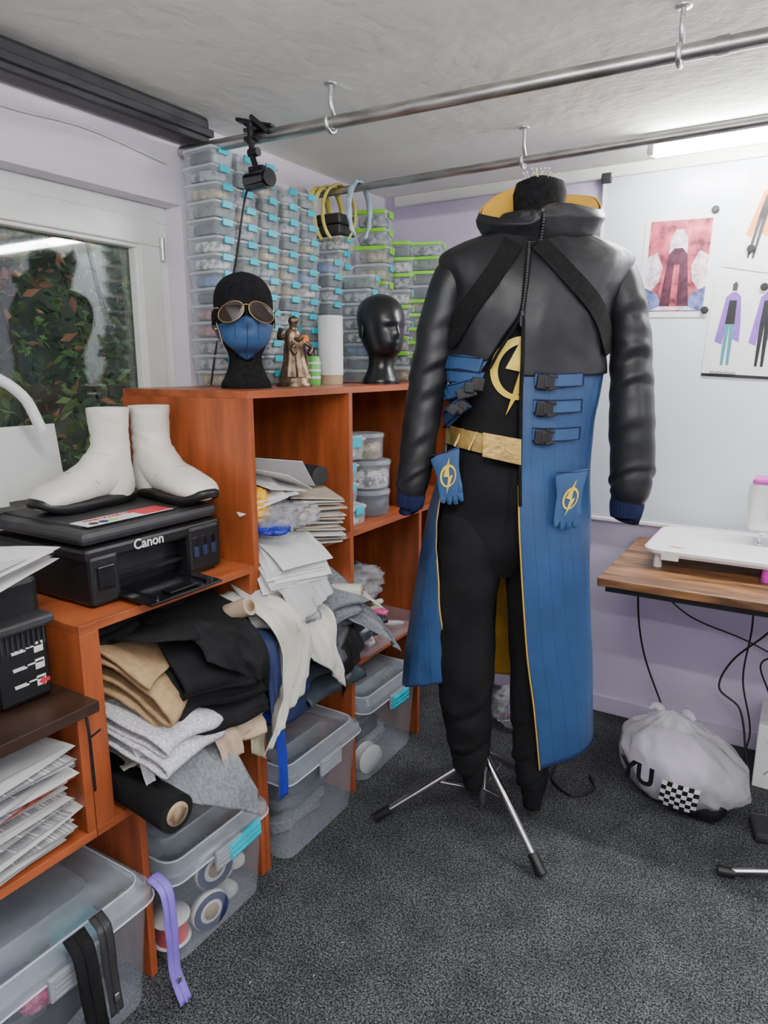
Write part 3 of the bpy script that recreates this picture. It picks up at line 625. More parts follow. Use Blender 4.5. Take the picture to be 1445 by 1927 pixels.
g = G(); g.flat([(0, 0), (.012, .010), (.012, .004), (.022, .004), (.022, -.004), (.012, -.004), (.012, -.010)], lambda x, y, t: (.1805+t, .152+x, .036+y), .0006); g.obj('arrow_mark', M_red, e)
g = G(); g.tube([(0, .02, 0), (.05, .02, .18), (.05, .10, .27), (.05, .28, .36), (.05, .36, .32), (.05, .40, .24)], .012, 12, 0, 40, flat=1); g.lathe([(.05, 0), (.05, .012), (.015, .02)], 24, (0, .02, 0))
g.obj('desk_lamp', M_white, loc=(-1.525, .53, .97), label='white bent lamp arm beside the window', cat='lamp')
g = G(); g.box((0, 0, .085), (.003, .34, .17), rot=(0, -8, 0)); g.obj('cardboard_sheet', M_paper, loc=(-1.555, .85, 1.045), label='large white card leaning against the window', cat='card')
g = G(); g.box((0, 0, .06), (.003, .24, .12), rot=(0, -14, 0)); g.obj('cardboard_sheet', M_paper2, loc=(-1.53, .74, 1.04), label='smaller white sheet leaning behind the boots', cat='card')

# ------------------------------------------------------------------ boots
def boot(loc, rz, mirror, label, sc=(1, 1, 1)):
    e = empty('ankle_boot', loc, (0, 0, rz), label, 'boot', 'white ankle boots'); e.scale = sc
    def ring(x, z, a, b, tilt, n=32):
        t = rad(tilt); out = []
        for j in range(n):
            an = 2*pi*j/n; u = a*cos(an); out.append((x+u*cos(t), b*sin(an)*mirror, z+u*sin(t)))
        return out
    seq = [(0, .262, .042, .040, 0), (0, .268, .049, .047, 0), (0, .262, .050, .048, 0), (0, .23, .047, .046, 0), (-.001, .19, .046, .044, 2), (.0, .158, .049, .044, 8), (.006, .132, .056, .045, 20), (.014, .110, .064, .046, 34), (.030, .092, .065, .046, 52), (.055, .076, .061, .047, 68), (.09, .064, .052, .049, 80), (.125, .055, .045, .053, 86), (.158, .048, .039, .054, 90), (.186, .043, .034, .050, 92), (.206, .039, .027, .040, 94), (.219, .036, .016, .026, 95), (.224, .034, .004, .008, 96)]
    ks = [(i,)+q for i, q in enumerate(seq)]; rings = []
    for i in range(73):
        x, z, a, b, t = cm(ks, i*16/72); r = ring(x, z, a, b, t); out_ = []
        for p in r:
            q = Vector((p[0]*18, p[1]*18, p[2]*30+mirror)); k = .004*ridge(q)*(1 if p[2] > .08 else .4)
            dv = Vector((p[0]-x, p[1], p[2]-z)); dv = dv.normalized()*k if dv.length > 0 else dv
            out_.append((p[0]+dv.x, p[1]+dv.y, max(p[2]+dv.z, .014)))
        rings.append(out_)
    g = G(); g.loft(rings, 0, cap=False); g.add(rings[-1], [list(range(32))], 0); g.obj('upper', M_boot, e)
    g = G(); g.loft([ring(.002, .016, .052, .040, 0), ring(.0, .04, .058, .045, 0), ring(.0, .07, .057, .0465, 6), ring(.002, .10, .0565, .047, 14), ring(.005, .132, .0575, .0465, 20)], 0, cap=False); g.obj('heel_counter', M_boot, e)
    out = []
    for t in range(48):
        a = 2*pi*t/48; x = .084+.148*math.copysign(abs(cos(a))**.85, cos(a)); k = .046+.012*max(0, cos(a-.3))
        out.append((x, k*math.copysign(abs(sin(a))**.75, sin(a))*mirror))
    def s(sc, z): return [(.08+(x-.08)*sc, y*sc, z+max(0, (x-.16)/.06)**2*.014+.008*max(0, 1-abs(x-.075)/.05)*(1 if z < .012 else 0)) for x, y in out]
    g = G(); g.loft([s(.92, 0), s(1.0, .006), s(1.02, .016), s(1.0, .026), s(.96, .028)], 0)
    g.obj('sole', M_blk, e)
    g = G(); g.tube([(-.0505, 0, .262), (-.0485, 0, .2), (-.050, 0, .15), (-.056, 0, .10)], .0012, 6, 0, 20); g.obj('seam', M_lgrey, e)
    P = []
    for j in range(17):
        an = -1.3+2.6*j/16; P.append((.128-.050*abs(sin(an))**2, .053*sin(an), .060+.042*cos(an)))
    g = G(); g.tube(P, .0011, 6); g.obj('seam', M_lgrey, e)
    g = G(); g.lathe([(.009, 0), (.009, .004)], 14, mt=Matrix.Rotation(rad(90), 4, 'X'), c=(-.03, -.044*mirror, .030)); g.obj('snap', M_brass, e)
    return e
boot((-1.395, 1.045, 1.034), 270, 1, 'white leather ankle boot with black sole, toe to window', (.90, 1.0, .83))
boot((-1.385, 1.158, 1.034), -8, -1, 'white leather ankle boot with black sole, toe forward', (1.0, 1.0, .83))

# ------------------------------------------------------------------ display heads
HK = [(0, .066, .066, 0), (.012, .066, .066, 0), (.03, .056, .057, 0), (.06, .045, .047, 0), (.088, .044, .050, -.002), (.105, .052, .068, -.012), (.13, .062, .083, -.010), (.165, .071, .091, -.002), (.21, .077, .097, .003), (.25, .072, .090, .008), (.278, .054, .067, .010), (.293, .028, .036, .010), (.299, .004, .005, .010)]
def hp(th, z, off=0, face=1):
    rx, ry, yc = cm(HK, z); rx = max(rx, .002)+off; ry = max(ry, .002)+off
    x = rx*sin(th); y = yc-ry*cos(th)
    if cos(th) > 0 and face:
        gs = lambda cx, cz, wx, wz: math.exp(-((x-cx)/wx)**2-((z-cz)/wz)**2)
        y -= face*(.020*gs(0, .163, .011, .014)+.012*gs(0, .178, .008, .018)+.007*gs(0, .135, .02, .007)+.006*gs(0, .11, .02, .012)+.005*gs(0, .205, .04, .01))
        y += face*.010*(gs(.028, .186, .016, .010)+gs(-.028, .186, .016, .010))
    return Vector((x, y, z))
def head_mesh(face):
    g = G(); g.loft([[hp(2*pi*j/56, .299*i/64, 0, face) for j in range(56)] for i in range(65)], 0)
    for s in (-1, 1): g.blob((s*.076, .012, .175), (.007, .014, .026), 0, 1, .02, nu=14, nv=10)
    return g
HL = (-1.30, 1.415, 1.293); HR = (0, 0, 46)
head_mesh(1).obj('display_head', M_foam, loc=HL, rot=HR, label='black foam display head wearing sunglasses and blue mask', cat='mannequin head')
def mask_part(t0, t1, z0f, z1f, off):
    g = G(); g.grid(lambda u, v: tuple(hp(t0+(t1-t0)*u, z0f(u)+(z1f(u)-z0f(u))*v, off, .6)), 30, 16); return g
m = mask_part(-1.0, 1.0, lambda u: .074+.050*abs(2*u-1)**1.5, lambda u: .180-.020*abs(2*u-1), .013)
mk = m.obj('face_mask', M_bluep, loc=HL, rot=HR, label='blue leather face mask fitted on the foam head', cat='face mask', solid=.002)
g = G(); g.tube([tuple(hp(0, z, .0165, .6)) for z in (.078, .11, .135, .16, .178)], .001, 6); g.obj('stitching', M_navy, mk)
for s in (-1, 1):
    g = G(); g.tube([tuple(hp(s*a, z, .0155, .6)) for a, z in ((.30, .078), (.38, .13), (.36, .174))], .0007, 6); g.obj('stitching', M_navy, mk)
    g = G(); g.grid(lambda u, v: tuple(hp(s*(.97+u*.75), .118+.018*u+(.040-.012*u)*v, .008, 0)), 14, 8); g.obj('ear_strap', M_blk, mk, solid=.002)
    g = G(); g.tube([tuple(hp(s*a, z, .014, 0)) for a, z in ((1.02, .115), (.99, .14), (1.02, .165))], .0015, 6, 0, 10); g.obj('piping', M_card, mk)
    g = G(); g.lathe([(.006, 0), (.005, .003)], 12, c=tuple(hp(s*1.15, .150, .012, 0))); g.obj('snap', M_zinc, mk)
sg = empty('sunglasses', HL, HR, 'gold rimmed aviator sunglasses worn on the foam head', 'sunglasses')
for s in (-1, 1):
    pl = []
    for j in range(28):
        a = 2*pi*j/28; x = .037+.031*cos(a)-.004*sin(a); z = .189+.025*sin(a)-.006*cos(a)
        pl.append((x*s, z))
    f = lambda x, z, t: (x, -.120-t+abs(x)*.22*abs(x)/.06+(z-.19)*.18, z)
    g = G(); g.flat(pl if s > 0 else pl[::-1], f, .0015); g.obj('lens', M_lens, sg)
    g = G(); g.tube([f(x, z, .001) for x, z in pl]+[f(*pl[0], .001)], .0011, 6); g.obj('rim', M_brass, sg)
    g = G(); g.tube([(s*.068, -.104, .198), (s*.080, -.06, .200), (s*.082, .0, .197), (s*.080, .03, .185)], .0014, 6, 0, 20); g.obj('temple', M_brass, sg)
g = G(); g.tube([(-.012, -.119, .204), (0, -.121, .207), (.012, -.119, .204)], .0012, 6, 0, 10); g.obj('bridge', M_brass, sg)
head_mesh(.45).obj('display_head', PM('satin_black_resin', (.010, .010, .011), .3, var=.1), loc=(-1.255, 2.03, 1.293), rot=(0, 0, 68), label='smooth glossy black display head on the shelf', cat='mannequin head').scale = (.95, .95, .98)

# ------------------------------------------------------------------ shelf top items
e = empty('paper_tube', (-1.345, 1.865, 1.293), (0, 0, 0), 'white paper roll standing on kraft wrapped base', 'paper roll')
G().lathe([(.038, .0), (.038, .05)], 32).obj('kraft_wrap', M_card, e)
g = G(); g.lathe([(.040, .03), (.040, .215), (.034, .216), (.033, .20), (.012, .20)], 32); g.obj('paper_layers', M_paper, e)
e = empty('paint_bottle', (-1.335, 1.755, 1.293), (0, 0, 0), 'green and white striped bottle with dark cap', 'bottle')
g = G(); g.lathe([(.022, 0), (.024, .004), (.024, .08), (.018, .088)], 24); g.obj('body', PM('green_label', (.12, .50, .08), .4), e)
for k in range(3): G().lathe([(.0246, .02+k*.022), (.0246, .027+k*.022)], 24).obj('label_stripe', M_white, e)
G().lathe([(.017, .086), (.017, .108), (.012, .112)], 20).obj('cap', M_blk, e)
e = empty('spray_bottle', (-1.40, 1.80, 1.293), (0, 0, 0), 'slim purple bottle with orange cap', 'bottle')
G().lathe([(.018, 0), (.018, .12), (.012, .128)], 20).obj('body', PM('purple_label', (.16, .08, .35), .4), e)
G().lathe([(.014, .126), (.014, .15), (.008, .155)], 20).obj('cap', PM('orange_cap', (.85, .22, .03), .4), e)
e = empty('statuette', (-1.285, 1.60, 1.293), (0, 0, 40), 'small aged bronze statuette of standing robed figures', 'statuette')
e.scale = (1.15, 1.15, 1.08)
g = G(); g.lathe([(.045, 0), (.046, .006), (.038, .012), (.040, .02), (.034, .026)], 28); g.obj('base', M_bronze, e)
def fig(g, x, y, z, s, seed, lean=0):
    rings = []
    for i in range(26):
        t = i/25; r = cm([(0, .026), (.25, .019), (.5, .016), (.62, .019), (.75, .017), (.82, .007), (.86, .010), (.93, .012), (.985, .008), (1, .001)], t)[0]*s
        r = max(r, .001)
        rings.append([(x+lean*t*.03+r*(1+.14*sin(5*a_+seed)*(1-t))*cos(a_), y+r*.8*(1+.14*sin(7*a_+seed+t*4)*(1-t))*sin(a_), z+t*.15*s) for a_ in [2*pi*j/22 for j in range(22)]])
    g.loft(rings, 0)
g = G(); fig(g, -.010, 0, .022, 1.08, 1, .4); fig(g, .018, -.004, .022, .92, 2, -.6)
for pts in ([(-.015, 0, .135), (-.035, -.012, .125), (-.030, -.026, .150)], [(-.005, 0, .135), (.012, -.02, .12), (.022, -.022, .13)], [(.03, 0, .115), (.044, -.006, .10), (.036, -.02, .085)], [(.005, -.01, .11), (-.005, -.024, .10), (.004, -.03, .085)]):
    g.tube([p+(.0055,) for p in pts], .005, 8, 0, 12)
for a in range(5): g.tube([(.03-.012*a, .012, .02), (.034-.014*a, .020, .06), (.028-.012*a, .014, .11)], .004, 6, 0, 12)
g.obj('figure', M_bronze, e)

# clamp + cord
e = empty('clamp_camera', (-1.315, 1.517, 1.938), (0, 0, 0), 'black clamp with small camera and cord on the pipe', 'clamp camera')
g = G()
for s in (1, -1):
    g.box((0, s*.012, .024), (.045, .055, .008), bev=.003, rot=(s*12, 0, 0)); g.box((0, -.028, s*.012+.002), (.042, .020, .010), bev=.002, rot=(s*20, 0, 0))
g.box((-.01, .0, .036), (.11, .03, .010), bev=.004, rot=(0, 14, 12)); g.box((.03, -.03, .02), (.06, .026, .012), bev=.004, rot=(0, 40, 20)); g.cyl((0, -.03, .03), (0, -.03, -.02), .010, 12); g.obj('clamp', M_blk, e)
g = G(); g.tube([(0, -.03, -.01), (.005, -.034, -.05), (.02, -.036, -.09)], .008, 10, 0, 14); g.cyl((-.004, -.034, -.045), (.026, -.034, -.045), .011, 12); g.obj('arm', M_blk, e)
g = G(); g.cyl((-.005, -.036, -.115), (.075, -.055, -.118), .024, 24); g.cyl((.075, -.055, -.118), (.08, -.056, -.118), .020, 24, 0)
g.box((.03, -.045, -.09), (.05, .02, .015), bev=.004); g.obj('camera_body', M_blkg, e)
g = G(); g.tube([(-.005, -.036, -.115), (-.03, -.03, -.15), (-.08, -.03, -.33), (-.14, -.04, -.50), (-.17, -.05, -.640)], .003, 8, 0, 40); g.obj('cord', M_blk, e)
def headband(loc, mat, label, wd_=.014, rz=0, lace=0):
    g = G(); n = 44; A = []
    for i in range(n):
        a = rad(-60+300*i/(n-1)); w_ = wd_*(.5+.5*sin(pi*i/(n-1))); wob = .004*sin(i*1.6)*lace
        y = .058*cos(a); z = -.078+.096*sin(a)*.95
        d = Vector((0, cos(a), sin(a))); c = Vector((0, y, z-.004)); rr_ = .0045+wob
        A.append([c+Vector((w_, 0, 0))-d*.001, c+Vector((w_*.6, 0, 0))+d*rr_, c+d*(rr_+.003), c+Vector((-w_*.6, 0, 0))+d*rr_, c+Vector((-w_, 0, 0))-d*.001, c-d*.002])
    g.loft(A, 0); return g.obj('headband', mat, loc=loc, rot=(0, 0, rz), label=label, cat='headband', group='headbands hanging on the rail')
My = PM('yellow_satin', (.85, .72, .14), .5, var=.08); Mlb = PM('pale_blue_lace', (.45, .62, .75), .6, var=.2)
for i, x in enumerate((-1.545, -1.505, -1.46)): headband((x, 2.085, 1.946), My, 'pale yellow satin headband hanging on the pipe', .015, rz=-4-16*i)
headband((-1.375, 2.085, 1.946), Mlb, 'pale blue lace headband hanging on the pipe', .013, -4, 1)
g = G(); g.tube([(XL+.006, -.3, 1.93), (XL+.006, .4, 1.925), (XL+.006, 1.0, 1.915), (XL+.006, 1.2, 1.925), (XL+.006, 1.45, 1.90)], .0035, 8, 0, 60); g.obj('wall_cable', M_white, label='thin white cable pinned along the window wall', cat='cable')

# ------------------------------------------------------------------ costume (frame: x = across, y = away, z = up)
CL = (-.649, 1.795, 0); CR = (0, 0, 31.5); SH = (-.385, -1.87, 0)
class Wrap:
    def __init__(s, lv): s.k = sorted(lv)
    def pos(s, u, z, off=0):
        cx, cy, hx, hy, sR, sL = cm(s.k, z); c1 = max(-1, min(1, (sR-cx)/hx)); c2 = max(-1, min(1, (sL-cx)/hx))
        a = math.asin(c1); b = 2*pi+math.asin(c2); p = a+(b-a)*u
        return Vector((cx+(hx+off)*sin(p), cy-(hy+off)*cos(p), z)), p
    def front(s, x, z, off=0):
        cx, cy, hx, hy, _, _ = cm(s.k, z); q = max(-.999, min(.999, (x-cx)/hx)); p = math.asin(q)
        return (cx+(hx+off)*sin(p), cy-(hy+off)*cos(p), z)
JK = Wrap([(1.33, .373, 1.87, .214, .130, .338, .258), (1.40, .374, 1.87, .212, .133, .337, .292), (1.47, .377, 1.87, .210, .136, .335, .333), (1.54, .384, 1.87, .226, .132, .342, .3415), (1.60, .390, 1.87, .250, .115, .348, .3475), (1.630, .392, 1.87, .246, .098, .352, .3515), (1.655, .391, 1.87, .198, .084, .355, .3545), (1.685, .39, 1.87, .12, .076, .360, .3595), (1.73, .39, 1.87, .09, .07, .362, .3615)])
CT = Wrap([(.225, .345, 1.95, .30, .19, .445, .172), (.42, .345, 1.935, .283, .18, .415, .160), (.594, .345, 1.92, .262, .17, .385, .152), (.905, .350, 1.89, .228, .15, .352, .144), (1.053, .357, 1.88, .204, .135, .344, .155), (1.196, .366, 1.87, .194, .127, .340, .175), (1.27, .370, 1.87, .200, .127, .338, .205), (1.37, .374, 1.87, .206, .128, .338, .262)])
SHT = Wrap([(1.05, .345, 1.87, .165, .105, .35, .349), (1.20, .36, 1.87, .160, .100, .35, .349), (1.40, .375, 1.87, .185, .108, .35, .349), (1.60, .39, 1.87, .19, .085, .35, .349), (1.68, .39, 1.87, .10, .060, .35, .349), (1.72, .39, 1.87, .07, .055, .35, .349)])
df = empty('dress_form', CL, CR, 'black dress form on a chrome tripod stand', 'mannequin')
NT = -.022
g = G(); g.lathe([(.06, 1.60), (.064, 1.70+NT), (.064, 1.76+NT), (.067, 1.80+NT), (.060, 1.825+NT), (.03, 1.838+NT), (.001, 1.841+NT)], 36, (.396, 1.885, 0))
g.loft([[(.385+a*cos(t), 1.87+b*sin(t), z) for t in [2*pi*j/32 for j in range(32)]] for z, a, b in ((.98, .10, .07), (1.1, .14, .085), (1.2, .13, .08), (1.4, .16, .09), (1.6, .17, .075), (1.66, .08, .055))], 0)
g.obj('torso', M_foam, df, shift=SH)
g = G(); g.cyl((.30, 1.87, .06), (.315, 1.87, 1.0), .011, 16); g.lathe([(.022, .17), (.022, .23), (.014, .245)], 20, (.296, 1.87, 0)); g.obj('pole', M_chrome, df, shift=SH)
for f in ((-.02, 1.86), (.425, 1.625), (.47, 2.10)):
    F = Vector((f[0], f[1], .014)); T = Vector((.297, 1.87, .225)); d = (F-T).normalized()
    g = G(); g.cyl(T, F, .0105, 14); g.cyl(Vector((.297, 1.87, .10)), T.lerp(F, .45), .005, 8); g.obj('leg', M_chrome, df, shift=SH)
    g = G(); g.cyl(F-d*.05, F+d*.008, .0145, 14); g.obj('rubber_foot', M_blk, df, shift=SH)
for i in range(28):
    a = R.uniform(0, 6.28); r = R.uniform(.005, .062); x = .396+r*cos(a); y = 1.885+r*sin(a); z = 1.839+NT-.0035*(r/.02)**2
    q = Vector((x+R.uniform(-.018, .018), y+R.uniform(-.01, .01), z+.020))
    g = G(); g.cyl((x, y, z-.004), q, .0007, 5); g.blob(q, (.0024, .0024, .0024), 0, 0, 0, nu=8, nv=6); g.obj('pin', M_paper if i % 4 else M_yel, df, shift=SH)
coat = empty('hooded_coat', CL, CR, 'long hooded coat in black leather with blue skirt panels', 'coat')
def jfn(u, v):
    z = 1.335+(1.725-1.335)*v
    p, a = JK.pos(u, z)
    left = max(0, (u-.78)/.22); z2 = z+(.030*left*(1-v)**3)-.010*(1-v)**3*max(0, cos(a))*(u < .3)
    q = Vector((sin(a)*1.5+z*3.5, cos(a)*1.5, z*5.5-sin(a)*1.5))
    edge = min(1, u/.06, (1-u)/.06)
    n = .006*ridge(q, .9, .35)*(.35+.65*edge)
    n += .0045*sin(z*60+abs(sin(a))*9)*max(0, abs(sin(a))-.55)*(1 if z < 1.54 else 0)
    p2, _ = JK.pos(u, z, n); p2.z = z2; return tuple(p2)
g = G(); g.grid(jfn, 140, 70); g.obj('bodice', M_leather, coat, shift=SH, solid=.003)
def cfn(u, v):
    z = .225+(1.365-.225)*v; p, a = CT.pos(u, z); low = (1-v)
    amp = .003+.020*low
    n = amp*sin(a*6+.8+low*1.2)*.5+amp*.5*sin(a*3+2)+.006*ridge(Vector((sin(a)*2.5, cos(a)*2.5, z*3.2)))
    if u < .22: n *= .45
    p, a = CT.pos(u, z, n); left = max(0, (u-.66)/.34)
    back = max(0, min(1, (u-.22)/.16)); back = back*back*(3-2*back)
    rise = .095*back+.13*left**1.3
    z += low**2*rise+low**2*.03*min(1, u/.2)
    return (p.x, p.y, z)
g = G(); g.grid(cfn, 150, 70, 0, uv=True); g.obj('skirt_panels', [M_blue, M_gold], coat, shift=SH, solid=.003)
for s_ in (0, 1):
    g = G(); g.tube([cfn(s_, v/40) for v in range(0, 30 if s_ == 0 else 20)], .0022, 6); g.obj('edge_binding', M_gold, coat, shift=SH)
g = G(); g.tube([tuple(cfn(u/60, .004)) for u in range(0, 14)], .002, 6); g.obj('hem_seam', M_blued, coat, shift=SH)
def sleeve(pts, seed, folds):
    g = G(); g.tube(pts, .05, 56, 0, 150, nz=.0045, seed=seed, nf=6, fold=folds); g.obj('sleeve', M_leather, coat, shift=SH)
sleeve([(.245, 1.87, 1.622, .018), (.208, 1.87, 1.600, .046), (.180, 1.87, 1.565, .054), (.146, 1.865, 1.47, .050), (.120, 1.86, 1.335, .049), (.099, 1.85, 1.196, .048), (.084, 1.84, 1.09, .046), (.075, 1.835, 1.035, .043), (.074, 1.835, 1.005, .034)], 3, [(1.45, .003, .03), (1.34, .004, .025), (1.27, .003, .03), (1.15, .003, .028), (1.06, .004, .016)])
sleeve([(.540, 1.87, 1.622, .018), (.577, 1.87, 1.600, .046), (.605, 1.87, 1.565, .054), (.637, 1.865, 1.47, .051), (.654, 1.86, 1.335, .054), (.662, 1.85, 1.196, .058), (.668, 1.845, 1.09, .056), (.665, 1.84, 1.02, .052), (.661, 1.84, .990, .041)], 8, [(1.46, .003, .03), (1.35, .004, .03), (1.28, .0035, .025), (1.17, .003, .03), (1.05, .004, .018)])
for a, b, r in (((.074, 1.835, 1.020), (.071, 1.833, .972), .036), ((.661, 1.84, 1.000), (.657, 1.838, .942), .042)):
    g = G(); g.tube([a+(r*1.02,), ((a[0]*.6+b[0]*.4), a[1], (a[2]*.6+b[2]*.4), r*1.04), b+(r*.86,), (b[0], b[1], b[2]+.004, r*.7)], r, 120, 0, 14, rib=.0012, nribs=30); g.obj('cuff', M_blued, coat, shift=SH)
# hood
def hfn(u, v):
    a = 2*pi*u; cb = (1-cos(a))/2      # 0 front .. 1 back
    bulge = sin(pi*min(1, v*1.1))
    hx = .122+(.160-.122)*min(1, v*1.3)+.005*sin(3*a+1)+.006*bulge-.006*max(0, v-.8)*5
    hy = .090+(.118-.090)*min(1, v*1.4)+.005*bulge*(cb > .1)
    n = .008*ridge(Vector((sin(a)*1.4+v*.9, cos(a)*1.4, v*1.3)), .9, .25)*min(1, v*3)
    x = .402+(hx+n)*sin(a); y = 1.88-(hy+n)*cos(a)
    if cb < .25: x += (.360-x)*(1-cb*4)**2*.5
    zt = 1.704+.112*cb**1.5+.022*sin(a)*(1-cb)+.006*sin(a*4)+.018*(1-cb)**6; z = 1.648-.012*cos(a)+(zt-1.648+.012*cos(a))*v
    return (x, y, z)
g = G(); g.grid(hfn, 120, 30); g.obj('hood', [M_leather, M_gold], coat, shift=SH, solid=.004)
def hin(u, v):
    x, y, z = hfn(u, 1); t = v
    return (x+(.396-x)*(.04+t*.50), y+(1.885-y)*(.04+t*.45), z-.003-.070*t-.014*sin(u*44+t)*t+.008*sin(t*6+u*20)*t)
g = G(); g.grid(hin, 90, 14); g.obj('hood_lining', M_gold, coat, shift=SH)
# zip
zs = [1.47+.24*i/20 for i in range(21)]
def hoodfront(z, off):
    v = max(0, min(1, (z-1.636)/.086)); x, y, _ = hfn(0, v); return (x, y-off, z)
def zp(z, off=.006):
    if z < 1.645: return JK.front(cm(JK.k, z)[4], z, off+.001)
    return hoodfront(z, off)
lo_ = [JK.front(cm(JK.k, z)[4]+.003, z, .007) for z in (1.345, 1.38, 1.42, 1.46)]
ct_ = [CT.front(cm(CT.k, z)[4]+.003, z, .009) for z in (1.0, 1.1, 1.2, 1.3)]
g = G(); g.tube(ct_+lo_+[zp(z) for z in zs], .0050, 6); g.obj('zip_teeth', M_webb, coat, shift=SH)
g = G(); g.tube([tuple(JK.pos(1, z, .005)[0]) for z in (1.345, 1.38, 1.42, 1.46)]+[zp(1.47)], .0045, 6); g.obj('zip_teeth', M_webb, coat, shift=SH)
g = G()
for i in range(40): z = 1.47+.235*i/39; x, y, zz = zp(z, .0105); g.box((x, y, zz), (.005, .003, .0032))
g.tube([zp(1.47+.235*i/30, .0095) for i in range(31)], .0015, 5); g.obj('zip_chain', M_dgrey, coat, shift=SH)
g = G(); x, y, z = zp(1.475, .012); g.box((x, y, z), (.010, .006, .016), bev=.002); g.box((x-.003, y-.004, z-.019), (.006, .003, .026), bev=.001); g.obj('zip_slider', M_blkg, coat, shift=SH)
jf = lambda x, z, t: JK.front(x, z, .007+t)
for P_ in ([(.320, 1.648), (.28, 1.585), (.215, 1.49), (.166, 1.405)], [(.375, 1.645), (.435, 1.575), (.53, 1.475), (.576, 1.385)]):
    g = G(); g.ribbon(P_, .044, jf, .003, n=24); g.obj('shoulder_strap', M_webb, coat, shift=SH)
cf = lambda x, z, t: CT.front(x, z, .007+t)
for z in (1.318, 1.253, 1.183):
    g = G(); g.ribbon([(.372, z), (.43, z-.002), (.492, z)], .032, cf, .004, n=12); t = g.obj('buckled_tab', M_bluep, coat, shift=SH)
    for P_ in ([(.372, z+.016), (.43, z+.014), (.492, z+.016)], [(.372, z-.015), (.43, z-.017), (.492, z-.015)], [(.492, z-.015), (.492, z), (.4921, z+.015)]):
        g = G(); g.ribbon(P_, .003, cf, .0055, n=8); g.obj('piping', M_blued, t, shift=SH)
    g = G(); x, y, zz = CT.front(.395, z-.006, .018)
    g.box((x-.008, y, zz), (.028, .010, .038), bev=.004, rot=(0, 6, 4)); g.box((x+.012, y, zz), (.020, .009, .030), bev=.003, rot=(0, 6, 4))
    for s in (-1, 1): g.box((x+.018, y-.001, zz+s*.015), (.024, .008, .008), bev=.002, rot=(0, s*12, 0))
    g.box((x+.001, y, zz), (.010, .012, .026), bev=.002); g.obj('buckle', M_blk, t, shift=SH)
for i, ((xa, za), (xb, zb)) in enumerate((((.172, 1.330), (.252, 1.318)), ((.166, 1.278), (.236, 1.302)), ((.166, 1.205), (.218, 1.262)), ((.174, 1.362), (.250, 1.352)))):
    of = .007+.004*(i % 2); cf2 = lambda x, z, t: CT.front(x, z, of+t)
    g = G(); g.ribbon([(xa, za), ((xa+xb)/2, (za+zb)/2+.004), (xb, zb)], .034, cf2, .006, n=8); t = g.obj('buckled_tab', M_bluep, coat, shift=SH)
    for s in (1, -1):
        g = G(); g.ribbon([(xa, za+s*.017), (xb, zb+s*.017)], .003, cf2, .0075, n=6); g.obj('piping', M_blued, t, shift=SH)
    if i < 3:
        g = G(); x, y, zz = CT.front(xb-.004, zb-.012, .024); ang = -math.degrees(math.atan2(zb-za, xb-xa))
        g.box((x, y, zz), (.034, .012, .034), bev=.004, rot=(0, ang, -8)); g.box((x-.020, y+.001, zz-.008), (.026, .011, .026), bev=.003, rot=(0, ang, -8)); g.box((x+.004, y-.005, zz), (.006, .006, .026), bev=.001, rot=(0, ang, -8)); g.obj('buckle', M_blk, t, shift=SH)
# shirt
def sfn(u, v):
    z = 1.08+(1.71-1.08)*v; p, a = SHT.pos(u, z, .005*ridge(Vector((u*14, z*7, 2)))); return tuple(p)
g = G(); g.grid(sfn, 60, 40); sh = g.obj('shirt', M_blackcloth, loc=CL, rot=CR, shift=SH, label='black fitted top with yellow lightning emblem under the coat', cat='shirt', solid=.002)
def emblem(g, f, r, m=0, ex=.84, tilt=.25):
    n = 40; ct, st = cos(tilt), sin(tilt)
    def T(x, y): x *= ex; return (r*(x*ct+y*st), r*(-x*st+y*ct))
    for i in range(n):
        a, b = 2*pi*i/n, 2*pi*(i+1)/n; k = lambda t: .13+.14*(.5+.5*cos(t-2.6))
        g.flat([T(cos(a), sin(a)), T(cos(b), sin(b)), T((1-k(b))*cos(b), (1-k(b))*sin(b)), T((1-k(a))*cos(a), (1-k(a))*sin(a))], f, .0014, m)
    B = lambda L: [(r*x, r*y) for x, y in L]
    for P_ in (((.38, 1.62), (-.42, .00), (.00, .10)), ((.38, 1.62), (.00, .10), (.10, -.06), (.16, .55)), ((.00, .10), (-.42, .00), (.00, -.10), (.10, -.06)), ((-.36, -1.50), (.44, .04), (.00, -.10))):
        g.flat(B(P_), f, .002, m)
g = G(); emblem(g, lambda x, y, t: SHT.front(.340+x, 1.345+y, .009+t), .078, 0, .86, .15); g.obj('lightning_emblem', M_yel, sh, shift=SH)
# trousers
g = G()
def hip(z):
    cx, cy, hx, hy = cm([(.78, .322, 1.865, .15, .05), (.84, .325, 1.868, .165, .078), (.92, .330, 1.87, .172, .098), (1.0, .335, 1.87, .174, .112), (1.10, .342, 1.87, .168, .112), (1.16, .348, 1.87, .166, .108)], z)
    out = []
    for t in [2*pi*j/64 for j in range(64)]:
        k = .006*ridge(Vector((cos(t)*1.6+z*3, sin(t)*1.6, z*4)), .9, .3); out.append((cx+(hx+k)*cos(t), cy+(hy+k)*sin(t), z+(.005*sin(3*t))))
    return out
g.loft([hip(.78+.38*i/36) for i in range(37)], 0)
g.tube([(.250, 1.875, 1.02, .072), (.238, 1.868, .905, .086), (.232, 1.86, .75, .088), (.232, 1.855, .594, .084), (.236, 1.85, .45, .077), (.244, 1.85, .34, .068), (.252, 1.85, .25, .058), (.260, 1.85, .195, .045), (.266, 1.85, .160, .027), (.266, 1.85, .135, .024)], .05, 56, 0, 150, nz=.009, seed=4, nf=5, fold=[(.42, .004, .03), (.30, .005, .022), (.22, .005, .018), (.85, .003, .04)])
